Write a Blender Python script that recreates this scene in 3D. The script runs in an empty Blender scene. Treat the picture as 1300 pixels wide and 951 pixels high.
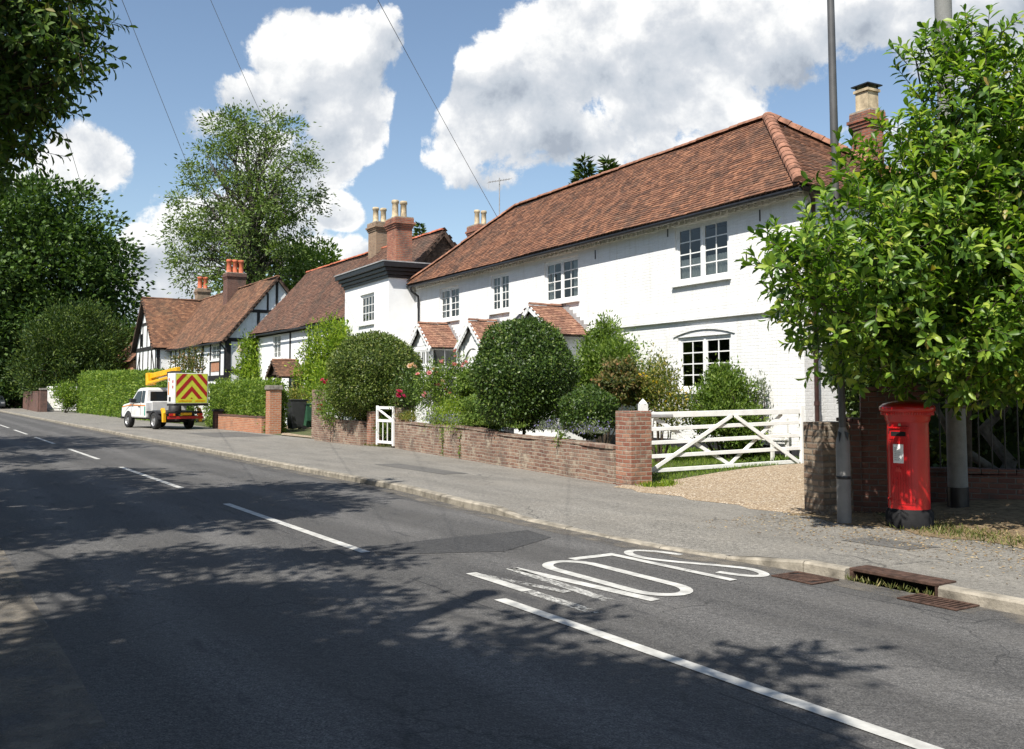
import bpy, math, random
import numpy as np
from math import sin, cos, atan, atan2, radians, pi, sqrt, tan
from mathutils import Vector, Matrix
random.seed(5)
rng = np.random.default_rng(11)
S = bpy.context.scene
COL = S.collection
# ------------------------------------------------------------------ camera maths
F = 1200.0; PH = atan(69/1200); EYE = 1.75
def ray(px, py):
    a = (px-650)/F; b = -(py-431)/F
    return Vector((a, cos(PH)-b*sin(PH), sin(PH)+b*cos(PH)))
def G(px, py, z=.1):
    r = ray(px, py); t = (z-EYE)/r.z
    return Vector((0, 0, EYE))+r*t
def at(px, py, Y):
    r = ray(px, py)
    return Vector((0, 0, EYE))+r*(Y/r.y)
class Fr:                       # local frame: x to the right along a facade, y into the depth, z up
    def __init__(s, o, vp):
        th = atan((650-vp)/F); s.th = th
        s.x = Vector((sin(th), -cos(th), 0)); s.y = Vector((cos(th), sin(th), 0)); s.o = Vector((o[0], o[1], 0))
        s.rz = atan2(s.x.y, s.x.x)
    def loc(s, p):
        q = Vector((p[0], p[1], 0))-s.o
        return (q.dot(s.x), q.dot(s.y), p[2])
    def W(s, x, y, z=0): return s.o+s.x*x+s.y*y+Vector((0, 0, z))
    def fac(s, px, py, y=0):
        r = ray(px, py); c = Vector((0, 0, EYE))
        t = (y-(c-s.o).dot(s.y))/r.dot(s.y)
        return s.loc(c+r*t)
R = Fr((0, 0), -112)            # road frame
H = Fr(at(1022, 500, 20), -17)  # white house frame, origin at its near corner
# ------------------------------------------------------------------ object helpers
def tag(o, label=None, cat=None, group=None, kind=None):
    if label: o['label'] = label
    if cat: o['category'] = cat
    if group: o['group'] = group
    if kind: o['kind'] = kind
    return o
def empty(name, loc=(0, 0, 0), rz=0, label=None, cat=None, group=None):
    o = bpy.data.objects.new(name, None); COL.objects.link(o)
    o.location = loc; o.rotation_euler = (0, 0, rz); o.empty_display_size = .3
    return tag(o, label, cat, group)
def copy_tree(o, parent=None):
    c = o.copy(); COL.objects.link(c)
    if parent: c.parent = parent
    for ch in list(o.children): copy_tree(ch, c)
    return c
class MB:
    def __init__(s): s.v = []; s.f = []; s.m = []; s.r = []; s.s = []
    def poly(s, pts, mi=0, r=None, sm=False):
        n = len(s.v); s.v += [tuple(p) for p in pts]; s.f.append(tuple(range(n, n+len(pts))))
        s.m.append(mi); s.r.append(random.random() if r is None else r); s.s.append(sm); return s
    def faces(s, vs, fs, mi=0, r=None, sm=False):
        n = len(s.v); s.v += [tuple(p) for p in vs]; r = random.random() if r is None else r
        for f in fs: s.f.append(tuple(n+i for i in f)); s.m.append(mi); s.r.append(r); s.s.append(sm)
        return s
    def box(s, x0, x1, y0, y1, z0, z1, mi=0, r=None):
        vs = [(x0,y0,z0),(x1,y0,z0),(x1,y1,z0),(x0,y1,z0),(x0,y0,z1),(x1,y0,z1),(x1,y1,z1),(x0,y1,z1)]
        return s.faces(vs, [(0,3,2,1),(4,5,6,7),(0,1,5,4),(1,2,6,5),(2,3,7,6),(3,0,4,7)], mi, r)
    def beam(s, p, q, w, h, mi=0, up=(0, 0, 1), r=None):
        p = Vector(p); q = Vector(q); d = (q-p).normalized(); up = Vector(up)
        if abs(d.dot(up)) > .99: up = Vector((1, 0, 0))
        a = d.cross(up).normalized(); b = a.cross(d)
        a *= w/2; b *= h/2
        vs = [p-a-b, p+a-b, p+a+b, p-a+b, q-a-b, q+a-b, q+a+b, q-a+b]
        return s.faces(vs, [(0,1,2,3),(7,6,5,4),(4,5,1,0),(5,6,2,1),(6,7,3,2),(7,4,0,3)], mi, r)
    def tube(s, pts, rad, n=8, mi=0, cap=True, r=None):
        pts = [Vector(p) for p in pts]
        if not hasattr(rad, '__len__'): rad = [rad]*len(pts)
        vs = []; fs = []; a = None
        for i, p in enumerate(pts):
            d = (pts[min(i+1, len(pts)-1)]-pts[max(i-1, 0)]).normalized()
            if a is None: a = d.orthogonal().normalized()
            a = (a-d*a.dot(d)); a = a.normalized() if a.length > 1e-5 else d.orthogonal().normalized()
            b = d.cross(a)
            for k in range(n):
                t = 2*pi*k/n; vs.append(p+(a*cos(t)+b*sin(t))*rad[i])
        for i in range(len(pts)-1):
            for k in range(n):
                k2 = (k+1) % n; fs.append((i*n+k, i*n+k2, (i+1)*n+k2, (i+1)*n+k))
        s.faces(vs, fs, mi, r, True)
        if cap:
            s.poly([vs[k] for k in range(n)][::-1], mi, r); s.poly(vs[-n:], mi, r)
        return s
    def lathe(s, prof, c=(0, 0, 0), n=20, mi=0, r=None, sm=True):
        vs = []; fs = []
        for (rr, z) in prof:
            for k in range(n): vs.append((c[0]+rr*cos(2*pi*k/n), c[1]+rr*sin(2*pi*k/n), c[2]+z))
        for i in range(len(prof)-1):
            for k in range(n):
                k2 = (k+1) % n; fs.append((i*n+k, i*n+k2, (i+1)*n+k2, (i+1)*n+k))
        s.faces(vs, fs, mi, r, sm)
        if prof[-1][0] > .001: s.poly(vs[-n:], mi, r)
        return s
    def prism(s, pts, off, mi=0, r=None):
        n = len(pts); off = Vector(off); a = [Vector(p) for p in pts]; b = [p+off for p in a]
        nrm = Vector((0, 0, 0))
        for i in range(n): nrm += a[i].cross(a[(i+1) % n])
        fs = [tuple(range(n))[::-1], tuple(range(n, 2*n))]+[(i, (i+1) % n, n+(i+1) % n, n+i) for i in range(n)]
        if nrm.dot(off) < 0: fs = [f[::-1] for f in fs]
        return s.faces(a+b, fs, mi, r)
    def build(s, name, mats, parent=None, loc=None, rz=0, bevel=0, o0=None):
        me = bpy.data.meshes.new(name)
        v = s.v
        if o0 is not None: v = [(p[0]-o0[0], p[1]-o0[1], p[2]-o0[2]) for p in v]
        me.from_pydata(v, [], s.f)
        if not isinstance(mats, (list, tuple)): mats = [mats]
        for m in mats: me.materials.append(m)
        me.polygons.foreach_set('material_index', s.m)
        me.polygons.foreach_set('use_smooth', s.s)
        at_ = me.attributes.new('rnd', 'FLOAT', 'FACE'); at_.data.foreach_set('value', s.r)
        uv = me.uv_layers.new(name='UVMap'); buf = []
        me.update()
        for p in me.polygons:
            n = p.normal
            if abs(n.z) > .985: ux = Vector((1, 0, 0)); vy = Vector((0, 1, 0))
            else:
                ux = Vector((-n.y, n.x, 0)).normalized(); vy = n.cross(ux)
            for vi in p.vertices:
                c = me.vertices[vi].co; buf += [c.dot(ux), c.dot(vy)]
        uv.data.foreach_set('uv', buf)
        o = bpy.data.objects.new(name, me); COL.objects.link(o)
        if parent: o.parent = parent
        if o0 is not None: o.location = o0
        if loc is not None: o.location = loc
        o.rotation_euler = (0, 0, rz)
        if bevel:
            b = o.modifiers.new('bevel', 'BEVEL'); b.width = bevel; b.segments = 2; b.limit_method = 'ANGLE'
        return o
# ------------------------------------------------------------------ materials
def nd(nt, t, ins=None, **kw):
    n = nt.nodes.new(t)
    for k, v in kw.items(): setattr(n, k, v)
    if ins:
        for k, v in ins.items():
            if isinstance(v, bpy.types.NodeSocket): nt.links.new(v, n.inputs[k])
            else: n.inputs[k].default_value = v
    return n
def ramp(nt, fac, stops, interp='LINEAR'):
    n = nt.nodes.new('ShaderNodeValToRGB'); n.color_ramp.interpolation = interp
    e = n.color_ramp.elements
    while len(e) < len(stops): e.new(.5)
    for i, (p, c) in enumerate(stops):
        e[i].position = p; e[i].color = (c[0], c[1], c[2], 1) if hasattr(c, '__len__') else (c, c, c, 1)
    nt.links.new(fac, n.inputs[0]); return n.outputs[0]
def mixc(nt, f, a, b, mode='MIX'):
    n = nt.nodes.new('ShaderNodeMix'); n.data_type = 'RGBA'; n.blend_type = mode
    for i, v in ((0, f), (6, a), (7, b)):
        if isinstance(v, bpy.types.NodeSocket): nt.links.new(v, n.inputs[i])
        elif i == 0: n.inputs[0].default_value = v
        else: n.inputs[i].default_value = (v[0], v[1], v[2], 1)
    return n.outputs[2]
def mth(nt, op, a, b=None, c=None, clamp=False):
    n = nt.nodes.new('ShaderNodeMath'); n.operation = op; n.use_clamp = clamp
    for i, v in enumerate((a, b, c)):
        if v is None: continue
        if isinstance(v, bpy.types.NodeSocket): nt.links.new(v, n.inputs[i])
        else: n.inputs[i].default_value = v
    return n.outputs[0]
def noise(nt, vec, sc, det=4, rough=.55, dist=0):
    n = nd(nt, 'ShaderNodeTexNoise', {'Scale': sc, 'Detail': det, 'Roughness': rough, 'Distortion': dist})
    nt.links.new(vec, n.inputs['Vector']); return n.outputs['Fac']
def newmat(name):
    m = bpy.data.materials.new(name); m.use_nodes = True; nt = m.node_tree
    return m, nt, nt.nodes['Principled BSDF']
def coords(nt):
    return nd(nt, 'ShaderNodeTexCoord').outputs['Object']
def uvc(nt): return nd(nt, 'ShaderNodeTexCoord').outputs['UV']
def bump(nt, b, h, st=.5, d=.01):
    n = nd(nt, 'ShaderNodeBump', {'Strength': st, 'Distance': d}); nt.links.new(h, n.inputs['Height'])
    nt.links.new(n.outputs[0], b.inputs['Normal'])
def plain(name, c, rough=.6, metal=0, var=.12, sc=8, spec=.5, bmp=0):
    m, nt, b = newmat(name); co = coords(nt)
    n = noise(nt, co, sc, 5)
    k = ramp(nt, n, [(.3, [x*(1-var*1.6) for x in c]), (.7, [min(1, x*(1+var)) for x in c])])
    nt.links.new(k, b.inputs['Base Color']); b.inputs['Roughness'].default_value = rough
    b.inputs['Metallic'].default_value = metal; b.inputs['Specular IOR Level'].default_value = spec
    if bmp: bump(nt, b, noise(nt, co, sc*6, 4), .6, bmp)
    return m
def brickmat(name, c1, c2, mortar, stain=(.1, .09, .08), stainamt=.5, scale=1, ms=.011, white=0, pale=None, soft=.5):
    m, nt, b = newmat(name); uv = uvc(nt); co = coords(nt)
    w = nd(nt, 'ShaderNodeVectorMath', operation='MULTIPLY_ADD')
    nz = nd(nt, 'ShaderNodeTexNoise', {'Scale': 3.0, 'Detail': 2.0}); nt.links.new(co, nz.inputs['Vector'])
    nt.links.new(nz.outputs['Color'], w.inputs[0]); w.inputs[1].default_value = (.03, .03, 0); nt.links.new(uv, w.inputs[2])
    br = nd(nt, 'ShaderNodeTexBrick', {'Scale': 1.0, 'Mortar Size': ms, 'Mortar Smooth': soft, 'Brick Width': .225*scale, 'Row Height': .075*scale,
            'Color1': (*c1, 1), 'Color2': (*c2, 1), 'Mortar': (*mortar, 1), 'Bias': 0.0})
    nt.links.new(w.outputs[0], br.inputs['Vector'])
    col = br.outputs['Color']
    n1 = noise(nt, co, 1.6, 6, .65)
    if stainamt:
        f = ramp(nt, n1, [(.48, 0), (.68, stainamt)])
        col = mixc(nt, f, col, stain)
    if pale:
        n2 = noise(nt, co, 4.5, 5, .7); f = ramp(nt, n2, [(.52, 0), (.66, pale[3])])
        col = mixc(nt, f, col, pale[:3])
    n3 = noise(nt, co, 40, 3); col = mixc(nt, .35, col, ramp(nt, n3, [(.3, .55*1.0), (.7, 1.0)]), 'MULTIPLY')
    mpv = nd(nt, 'ShaderNodeMapping'); nt.links.new(co, mpv.inputs[0]); mpv.inputs['Scale'].default_value = (3.0, 3.0, .35)
    if c1[0] > .7: col = mixc(nt, 1.0, col, ramp(nt, noise(nt, mpv.outputs[0], 1.6, 7, .7), [(.34, (.90, .89, .86)), (.50, (1, 1, 1))]), 'MULTIPLY')
    nt.links.new(col, b.inputs['Base Color']); b.inputs['Roughness'].default_value = .9
    h = mth(nt, 'MULTIPLY_ADD', br.outputs['Fac'], -.45 if c1[0] > .7 else -1.0, mth(nt, 'MULTIPLY', noise(nt, co, 18, 5, .7), .9))
    bump(nt, b, h, .8, .012)
    return m
def tilemat(name, stops, moss=(.05, .045, .035), mossamt=.6, seed=0):
    m, nt, b = newmat(name); co = coords(nt)
    r = nd(nt, 'ShaderNodeAttribute', attribute_name='rnd').outputs['Fac']
    r = mth(nt, 'ADD', mth(nt, 'MULTIPLY', r, .55), mth(nt, 'MULTIPLY', noise(nt, co, 1.1+seed, 6, .65), .55))
    r = mth(nt, 'SUBTRACT', r, .05)
    col = ramp(nt, r, stops)
    f = ramp(nt, noise(nt, co, .75, 7, .68), [(.46, 0), (.68, mossamt)])
    col = mixc(nt, f, col, moss)
    f2 = ramp(nt, noise(nt, co, 9, 4, .7), [(.6, 0), (.72, .55)])
    col = mixc(nt, f2, col, (.30, .24, .15))
    nt.links.new(col, b.inputs['Base Color']); b.inputs['Roughness'].default_value = .88
    bump(nt, b, noise(nt, co, 35, 4), .5, .008)
    return m
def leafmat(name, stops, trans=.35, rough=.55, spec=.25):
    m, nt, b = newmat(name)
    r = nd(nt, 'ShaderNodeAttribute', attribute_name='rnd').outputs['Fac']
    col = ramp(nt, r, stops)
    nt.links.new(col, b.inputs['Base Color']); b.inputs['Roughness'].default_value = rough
    b.inputs['Specular IOR Level'].default_value = spec
    t = nd(nt, 'ShaderNodeBsdfTranslucent'); 
    c2 = mixc(nt, 1.0, col, (1.35, 1.5, .55), 'MULTIPLY'); nt.links.new(c2, t.inputs[0])
    mx = nd(nt, 'ShaderNodeMixShader', {0: trans}); nt.links.new(b.outputs[0], mx.inputs[1]); nt.links.new(t.outputs[0], mx.inputs[2])
    nt.links.new(mx.outputs[0], nt.nodes['Material Output'].inputs[0])
    return m
M = {}
M['white_brick'] = brickmat('white_brick', (.81, .81, .80), (.85, .85, .84), (.78, .78, .77), (.66, .65, .61), .22, soft=1.0, ms=.007)
M['render'] = plain('white_render', (.80, .80, .79), .85, 0, .04, 2, .2, .004)
M['white_paint'] = plain('white_paint', (.79, .79, .77), .5, 0, .07, 7, .4, .002)
M['old_white'] = plain('old_white_timber', (.74, .73, .69), .6, 0, .08, 6, .4, .003)
M['plinth'] = plain('black_plinth', (.03, .03, .035), .6, 0, .3, 6)
M['black'] = plain('black_paint', (.016, .016, .018), .4, 0, .3, 9)
M['timber'] = plain('black_timber', (.025, .023, .022), .7, 0, .35, 8, .3, .01)
M['weather'] = plain('weathered_boards', (.09, .06, .045), .8, 0, .45, 5, .2, .01)
M['gwall'] = brickmat('garden_brick', (.17, .08, .055), (.31, .195, .135), (.36, .32, .26), (.13, .10, .08), .75, pale=(.43, .37, .28, .85))
M['pier'] = brickmat('pier_brick', (.24, .085, .055), (.38, .19, .12), (.34, .29, .23), (.09, .07, .055), .9, pale=(.42, .36, .28, .6))
M['obrick'] = brickmat('orange_brick', (.42, .14, .06), (.50, .22, .11), (.4, .35, .28), (.2, .13, .09), .5)
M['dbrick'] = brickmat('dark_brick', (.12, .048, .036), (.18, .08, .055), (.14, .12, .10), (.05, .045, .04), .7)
M['chim'] = brickmat('chimney_brick', (.30, .085, .045), (.40, .16, .09), (.22, .19, .15), (.06, .05, .045), .8)
M['chimpale'] = brickmat('pale_chimney_brick', (.26, .16, .10), (.32, .21, .13), (.3, .26, .2), (.1, .08, .06), .7)
M['stone'] = brickmat('rough_stone', (.17, .11, .075), (.32, .24, .165), (.17, .145, .115), (.07, .055, .045), .9, scale=1.12, ms=.017, pale=(.36, .31, .24, .7))
M['tile'] = tilemat('clay_tile', [(0, (.045, .026, .020)), (.3, (.115, .052, .030)), (.6, (.205, .090, .048)), (.85, (.29, .135, .072)), (1, (.38, .23, .14))], (.045, .035, .026), mossamt=.6)
M['tile_brown'] = tilemat('brown_tile', [(0, (.04, .024, .017)), (.35, (.095, .047, .030)), (.7, (.155, .075, .046)), (1, (.26, .14, .09))], mossamt=.55, seed=.3)
M['tile_mossy'] = tilemat('mossy_tile', [(0, (.05, .027, .017)), (.4, (.135, .062, .034)), (.7, (.21, .10, .052)), (1, (.32, .18, .10))], (.05, .04, .026), .7, seed=.6)
M['tile_mix'] = tilemat('porch_tile', [(0, (.10, .05, .035)), (.4, (.24, .115, .075)), (.75, (.32, .17, .108)), (1, (.42, .27, .18))], mossamt=.4, seed=.9)
M['under'] = plain('roof_underlay', (.03, .02, .016), .9)
M['ridge'] = plain('ridge_tile', (.28, .135, .085), .85, 0, .35, 5, .3, .006)
M['ridge_or'] = plain('orange_ridge', (.42, .13, .07), .85, 0, .35, 4, .3, .006)
M['lead'] = plain('lead_grey', (.33, .33, .33), .6, 0, .2, 5)
M['cream'] = plain('cream_pot', (.50, .40, .26), .8, 0, .3, 5, .3, .004)
M['redpot'] = plain('red_pot', (.50, .13, .06), .8, 0, .25, 5)
M['mortar'] = plain('mortar', (.34, .30, .24), .95, 0, .3, 9, .2, .01)
M['coping'] = plain('stone_coping', (.24, .22, .19), .9, 0, .3, 7, .2, .01)
M['curtain'] = plain('curtain', (.78, .77, .74), .9, 0, .08, 9)
M['blind'] = plain('blind', (.36, .38, .36), .9, 0, .08, 4)
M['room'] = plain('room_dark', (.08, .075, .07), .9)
m, nt, b = newmat('window_glass')
tr = nd(nt, 'ShaderNodeBsdfTransparent', {0: (.55, .6, .6, 1)}); gl = nd(nt, 'ShaderNodeBsdfGlossy', {0: (1, 1, 1, 1), 'Roughness': .03})
mx = nd(nt, 'ShaderNodeMixShader', {0: mth(nt, 'MULTIPLY_ADD', nd(nt, 'ShaderNodeFresnel', {0: 1.5}).outputs[0], .75, .03)})
nzb = nd(nt, 'ShaderNodeBump', {'Strength': .25, 'Distance': .02}); nt.links.new(noise(nt, coords(nt), 2.5, 2), nzb.inputs['Height']); nt.links.new(nzb.outputs[0], gl.inputs['Normal'])
nt.links.new(tr.outputs[0], mx.inputs[1]); nt.links.new(gl.outputs[0], mx.inputs[2]); nt.links.new(mx.outputs[0], nt.nodes['Material Output'].inputs[0])
M['glass'] = m
m, nt, b = newmat('car_glass'); b.inputs['Base Color'].default_value = (.012, .015, .017, 1); b.inputs['Roughness'].default_value = .06; M['cglass'] = m
# asphalt
def asphalt(name, dark, light, worn, fine=90, tracks=False):
    m, nt, b = newmat(name); co = coords(nt)
    st = nd(nt, 'ShaderNodeMapping'); nt.links.new(co, st.inputs[0]); st.vector_type = 'TEXTURE'; st.inputs['Rotation'].default_value = (0, 0, R.rz); st.inputs['Scale'].default_value = (3.2, .8, 1)
    f1 = noise(nt, co, fine, 2, .8); col = ramp(nt, f1, [(.36, dark), (.5, [(a+b_)/2 for a, b_ in zip(dark, light)]), (.66, light)])
    vo = nd(nt, 'ShaderNodeTexVoronoi', {'Scale': fine*.8}); nt.links.new(co, vo.inputs['Vector'])
    col = mixc(nt, ramp(nt, vo.outputs['Distance'], [(.1, .55), (.3, 0)]), col, [min(1, x*1.9) for x in light])
    fz = ramp(nt, noise(nt, st.outputs[0], 1.5, 6, .7), [(.36, .80), (.64, 1.1)])
    fg = ramp(nt, noise(nt, co, fine*.28, 3, .8), [(.36, .62), (.62, 1.2)]); col = mixc(nt, 1.0, col, fg, 'MULTIPLY')
    col = mixc(nt, 1.0, col, fz, 'MULTIPLY')
    f3 = ramp(nt, noise(nt, co, .9, 7, .7), [(.45, 0), (.7, .5)])
    col = mixc(nt, f3, col, worn)
    fc = nd(nt, 'ShaderNodeTexVoronoi', {'Scale': .55, 'Randomness': 1.0}, feature='DISTANCE_TO_EDGE')
    wv = nd(nt, 'ShaderNodeVectorMath', operation='MULTIPLY_ADD'); nzc = nd(nt, 'ShaderNodeTexNoise', {'Scale': 2.5, 'Detail': 5.0}); nt.links.new(co, nzc.inputs['Vector'])
    nt.links.new(nzc.outputs['Color'], wv.inputs[0]); wv.inputs[1].default_value = (.7, .7, 0); nt.links.new(co, wv.inputs[2]); nt.links.new(wv.outputs[0], fc.inputs['Vector'])
    ck = mth(nt, 'MULTIPLY', ramp(nt, fc.outputs['Distance'], [(0, 1), (.008, 0)]), ramp(nt, noise(nt, co, .35, 2), [(.47, 0), (.56, .7)]))
    col = mixc(nt, ck, col, (.015, .015, .015))
    if tracks:
        mp = nd(nt, 'ShaderNodeMapping'); mp.vector_type = 'TEXTURE'; mp.inputs['Rotation'].default_value = (0, 0, R.rz); nt.links.new(co, mp.inputs[0])
        sp = nd(nt, 'ShaderNodeSeparateXYZ'); nt.links.new(mp.outputs[0], sp.inputs[0]); ty = mth(nt, 'ADD', sp.outputs[1], mth(nt, 'MULTIPLY', noise(nt, mp.outputs[0], .5, 2), .5))
        tr_ = None
        for c_ in (1.75, 3.25, 5.3, 6.7):
            g_ = mth(nt, 'MULTIPLY', mth(nt, 'SUBTRACT', ty, c_+.25), 2.6); g_ = mth(nt, 'SUBTRACT', 1.0, mth(nt, 'MULTIPLY', g_, g_), clamp=True); tr_ = g_ if tr_ is None else mth(nt, 'ADD', tr_, g_)
        col = mixc(nt, 1.0, col, ramp(nt, tr_, [(0, .84), (1, 1.16)]), 'MULTIPLY')
        oil = ramp(nt, noise(nt, st.outputs[0], 3.1, 3, .6), [(.60, 0), (.70, .55)]); col = mixc(nt, oil, col, (.026, .026, .028))
        for c_ in (4.12, 7.05):
            g_ = mth(nt, 'ABSOLUTE', mth(nt, 'SUBTRACT', mth(nt, 'ADD', sp.outputs[1], mth(nt, 'MULTIPLY', noise(nt, mp.outputs[0], 1.2, 4), .12)), c_)); g_ = mth(nt, 'MULTIPLY', mth(nt, 'LESS_THAN', g_, .010), ramp(nt, noise(nt, co, .8, 2), [(.45, 0), (.5, .7)])); col = mixc(nt, g_, col, (.014, .014, .015))
    nt.links.new(col, b.inputs['Base Color']); b.inputs['Roughness'].default_value = .85
    bump(nt, b, mth(nt, 'ADD', f1, vo.outputs['Distance']), .7, .006)
    return m
M['asphalt'] = asphalt('asphalt', (.036, .036, .037), (.142, .135, .126), (.092, .086, .078), 70, True)
M['asphalt_patch'] = asphalt('asphalt_patch', (.024, .024, .025), (.075, .073, .071), (.048, .046, .044), 70)
M['pave'] = asphalt('pavement_tarmac', (.125, .117, .102), (.27, .252, .22), (.22, .20, .168), 80)
M['pave_patch'] = asphalt('pavement_patch', (.085, .082, .076), (.15, .143, .13), (.13, .12, .11), 110)
M['kerb'] = plain('kerb_stone', (.29, .26, .21), .9, 0, .35, 5, .2, .012)
m, nt, b = newmat('gravel'); co = coords(nt)
vo = nd(nt, 'ShaderNodeTexVoronoi', {'Scale': 38.0}); nt.links.new(co, vo.inputs['Vector'])
sx = nd(nt, 'ShaderNodeSeparateColor'); nt.links.new(vo.outputs['Color'], sx.inputs[0])
col = ramp(nt, sx.outputs[0], [(0, (.20, .14, .085)), (.4, (.40, .31, .20)), (.8, (.55, .45, .32)), (1, (.72, .66, .55))])
col = mixc(nt, ramp(nt, vo.outputs['Distance'], [(.3, 0), (.6, .7)]), col, (.16, .11, .07))
col = mixc(nt, ramp(nt, noise(nt, co, 1.2, 5), [(.4, 0), (.75, .4)]), col, (.33, .24, .15))
nt.links.new(col, b.inputs['Base Color']); b.inputs['Roughness'].default_value = .95; bump(nt, b, mth(nt, 'SUBTRACT', 1.0, vo.outputs['Distance']), 1, .015)
M['gravel'] = m
def groundmat(name, cols, sc=3):
    m, nt, b = newmat(name); co = coords(nt)
    col = ramp(nt, noise(nt, co, sc, 8, .7), cols); col = mixc(nt, .5, col, ramp(nt, noise(nt, co, 60, 3, .7), [(.3, .3), (.7, 1.0)]), 'MULTIPLY')
    nt.links.new(col, b.inputs['Base Color']); b.inputs['Roughness'].default_value = 1; bump(nt, b, noise(nt, co, 30, 4, .7), 1, .03)
    return m
M['earth'] = groundmat('earth_grass', [(.3, (.05, .06, .02)), (.5, (.08, .10, .03)), (.7, (.14, .12, .06))])
M['litter'] = groundmat('leaf_litter', [(.3, (.10, .07, .04)), (.5, (.25, .18, .10)), (.7, (.36, .28, .17))], 9)
def paint(name, c, lo, hi, sc=26):
    m, nt, b = newmat(name); co = coords(nt)
    b.inputs['Base Color'].default_value = (*c, 1); b.inputs['Roughness'].default_value = .7
    col = ramp(nt, noise(nt, co, 6, 5), [(.35, [x*.62 for x in c]), (.65, c)]); nt.links.new(col, b.inputs['Base Color'])
    st = nd(nt, 'ShaderNodeMapping'); nt.links.new(co, st.inputs[0]); st.vector_type = 'TEXTURE'; st.inputs['Rotation'].default_value = (0, 0, R.rz); st.inputs['Scale'].default_value = (1.6, .7, 1)
    n = mth(nt, 'ADD', mth(nt, 'MULTIPLY', noise(nt, st.outputs[0], sc, 5, .75), .7), mth(nt, 'MULTIPLY', noise(nt, co, 1.3, 2), .5))
    a = ramp(nt, n, [(lo, 0), (hi, 1)])
    t = nd(nt, 'ShaderNodeBsdfTransparent'); mx = nd(nt, 'ShaderNodeMixShader'); nt.links.new(a, mx.inputs[0])
    nt.links.new(t.outputs[0], mx.inputs[1]); nt.links.new(b.outputs[0], mx.inputs[2]); nt.links.new(mx.outputs[0], nt.nodes['Material Output'].inputs[0])
    return m
M['paint'] = paint('road_paint', (.56, .55, .51), .38, .50)
M['paint_worn'] = paint('road_paint_worn', (.58, .57, .53), .50, .66)
M['paint_mid'] = paint('road_paint_midworn', (.58, .57, .53), .42, .54)
M['rust'] = plain('rusty_iron', (.095, .055, .04), .75, .3, .4, 12, .4, .004)
M['void'] = plain('drain_void', (.006, .006, .006), 1)
# foliage
g = lambda *a: a
M['lf_magnolia'] = leafmat('leaf_laurel', [(0, (0.035, 0.080, 0.012)), (.4, (0.095, 0.185, 0.020)), (.75, (0.19, 0.30, 0.034)), (.97, (0.34, 0.42, 0.07)), (1, (.32, .22, .06))], .38, .42, .4)
M['lf_near'] = leafmat('leaf_near', [(0, (.025, .055, .012)), (.5, (.06, .115, .018)), (.93, (.13, .19, .03)), (1, (.2, .17, .05))], .3)
M['lf_oak'] = leafmat('leaf_oak', [(0, (.022, .048, .012)), (.5, (.048, .095, .018)), (1, (.11, .17, .035))], .2)
M['lf_ash'] = leafmat('leaf_ash', [(0, (.05, .085, .022)), (.5, (.115, .175, .042)), (1, (.21, .27, .085))], .3)
M['lf_yew'] = leafmat('leaf_yew', [(0, (.014, .032, .008)), (.5, (.036, .070, .012)), (1, (.11, .15, .022))], .15)
M['lf_box'] = leafmat('leaf_box', [(0, (.035, .06, .012)), (.5, (.085, .13, .022)), (.9, (.16, .20, .04)), (1, (.27, .27, .09))], .25, .5, .3)
M['lf_holly'] = leafmat('leaf_holly', [(0, (.022, .045, .010)), (.5, (.05, .095, .016)), (.9, (.10, .16, .025)), (1, (.2, .24, .07))], .2, .45, .35)
M['lf_hedge'] = leafmat('leaf_hedge', [(0, (.06, .11, .016)), (.5, (.14, .225, .032)), (1, (.27, .34, .06))], .38)
M['lf_bright'] = leafmat('leaf_bright', [(0, (0.069, 0.121, 0.013)), (.5, (0.173, 0.264, 0.028)), (1, (0.335, 0.396, 0.055))], .45)
M['lf_mid'] = leafmat('leaf_mid', [(0, (.045, .085, .014)), (.5, (.11, .18, .028)), (1, (.22, .29, .06))], .35)
M['lf_varieg'] = leafmat('leaf_variegated', [(0, (.05, .08, .015)), (.45, (.12, .16, .03)), (.8, (.26, .25, .06)), (1, (.45, .36, .10))], .35)
M['lf_bronze'] = leafmat('leaf_bronze', [(0, (.04, .06, .02)), (.5, (.11, .13, .035)), (.85, (.2, .15, .06)), (1, (.32, .17, .08))], .35)
M['lf_grey'] = leafmat('leaf_greygreen', [(0, (.06, .085, .05)), (.6, (.16, .19, .12)), (1, (.3, .32, .22))], .25)
M['lf_weed'] = leafmat('leaf_weed', [(0, (.05, .07, .02)), (.6, (.13, .15, .04)), (1, (.32, .27, .12))], .3)
M['litterleaf'] = leafmat('fallen_leaf', [(0, (.10, .06, .03)), (.6, (.30, .21, .11)), (1, (.48, .38, .22))], .1, .7, .2)
M['bark'] = plain('bark', (.085, .065, .048), .95, 0, .4, 6, .2, .03)
M['bark_grey'] = plain('bark_grey', (.11, .10, .085), .95, 0, .4, 6, .2, .02)
def petal(name, c):
    return leafmat(name, [(0, [x*.75 for x in c]), (1, c)], .3, .6, .2)
M['pink'] = petal('petal_pink', (.75, .33, .36)); M['magenta'] = petal('petal_magenta', (.62, .05, .16)); M['blush'] = petal('petal_blush', (.8, .55, .42))
M['lav'] = petal('petal_lavender', (.27, .25, .5)); M['yellow'] = petal('petal_yellow', (.75, .55, .06)); M['redfl'] = petal('petal_red', (.5, .04, .03))
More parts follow.
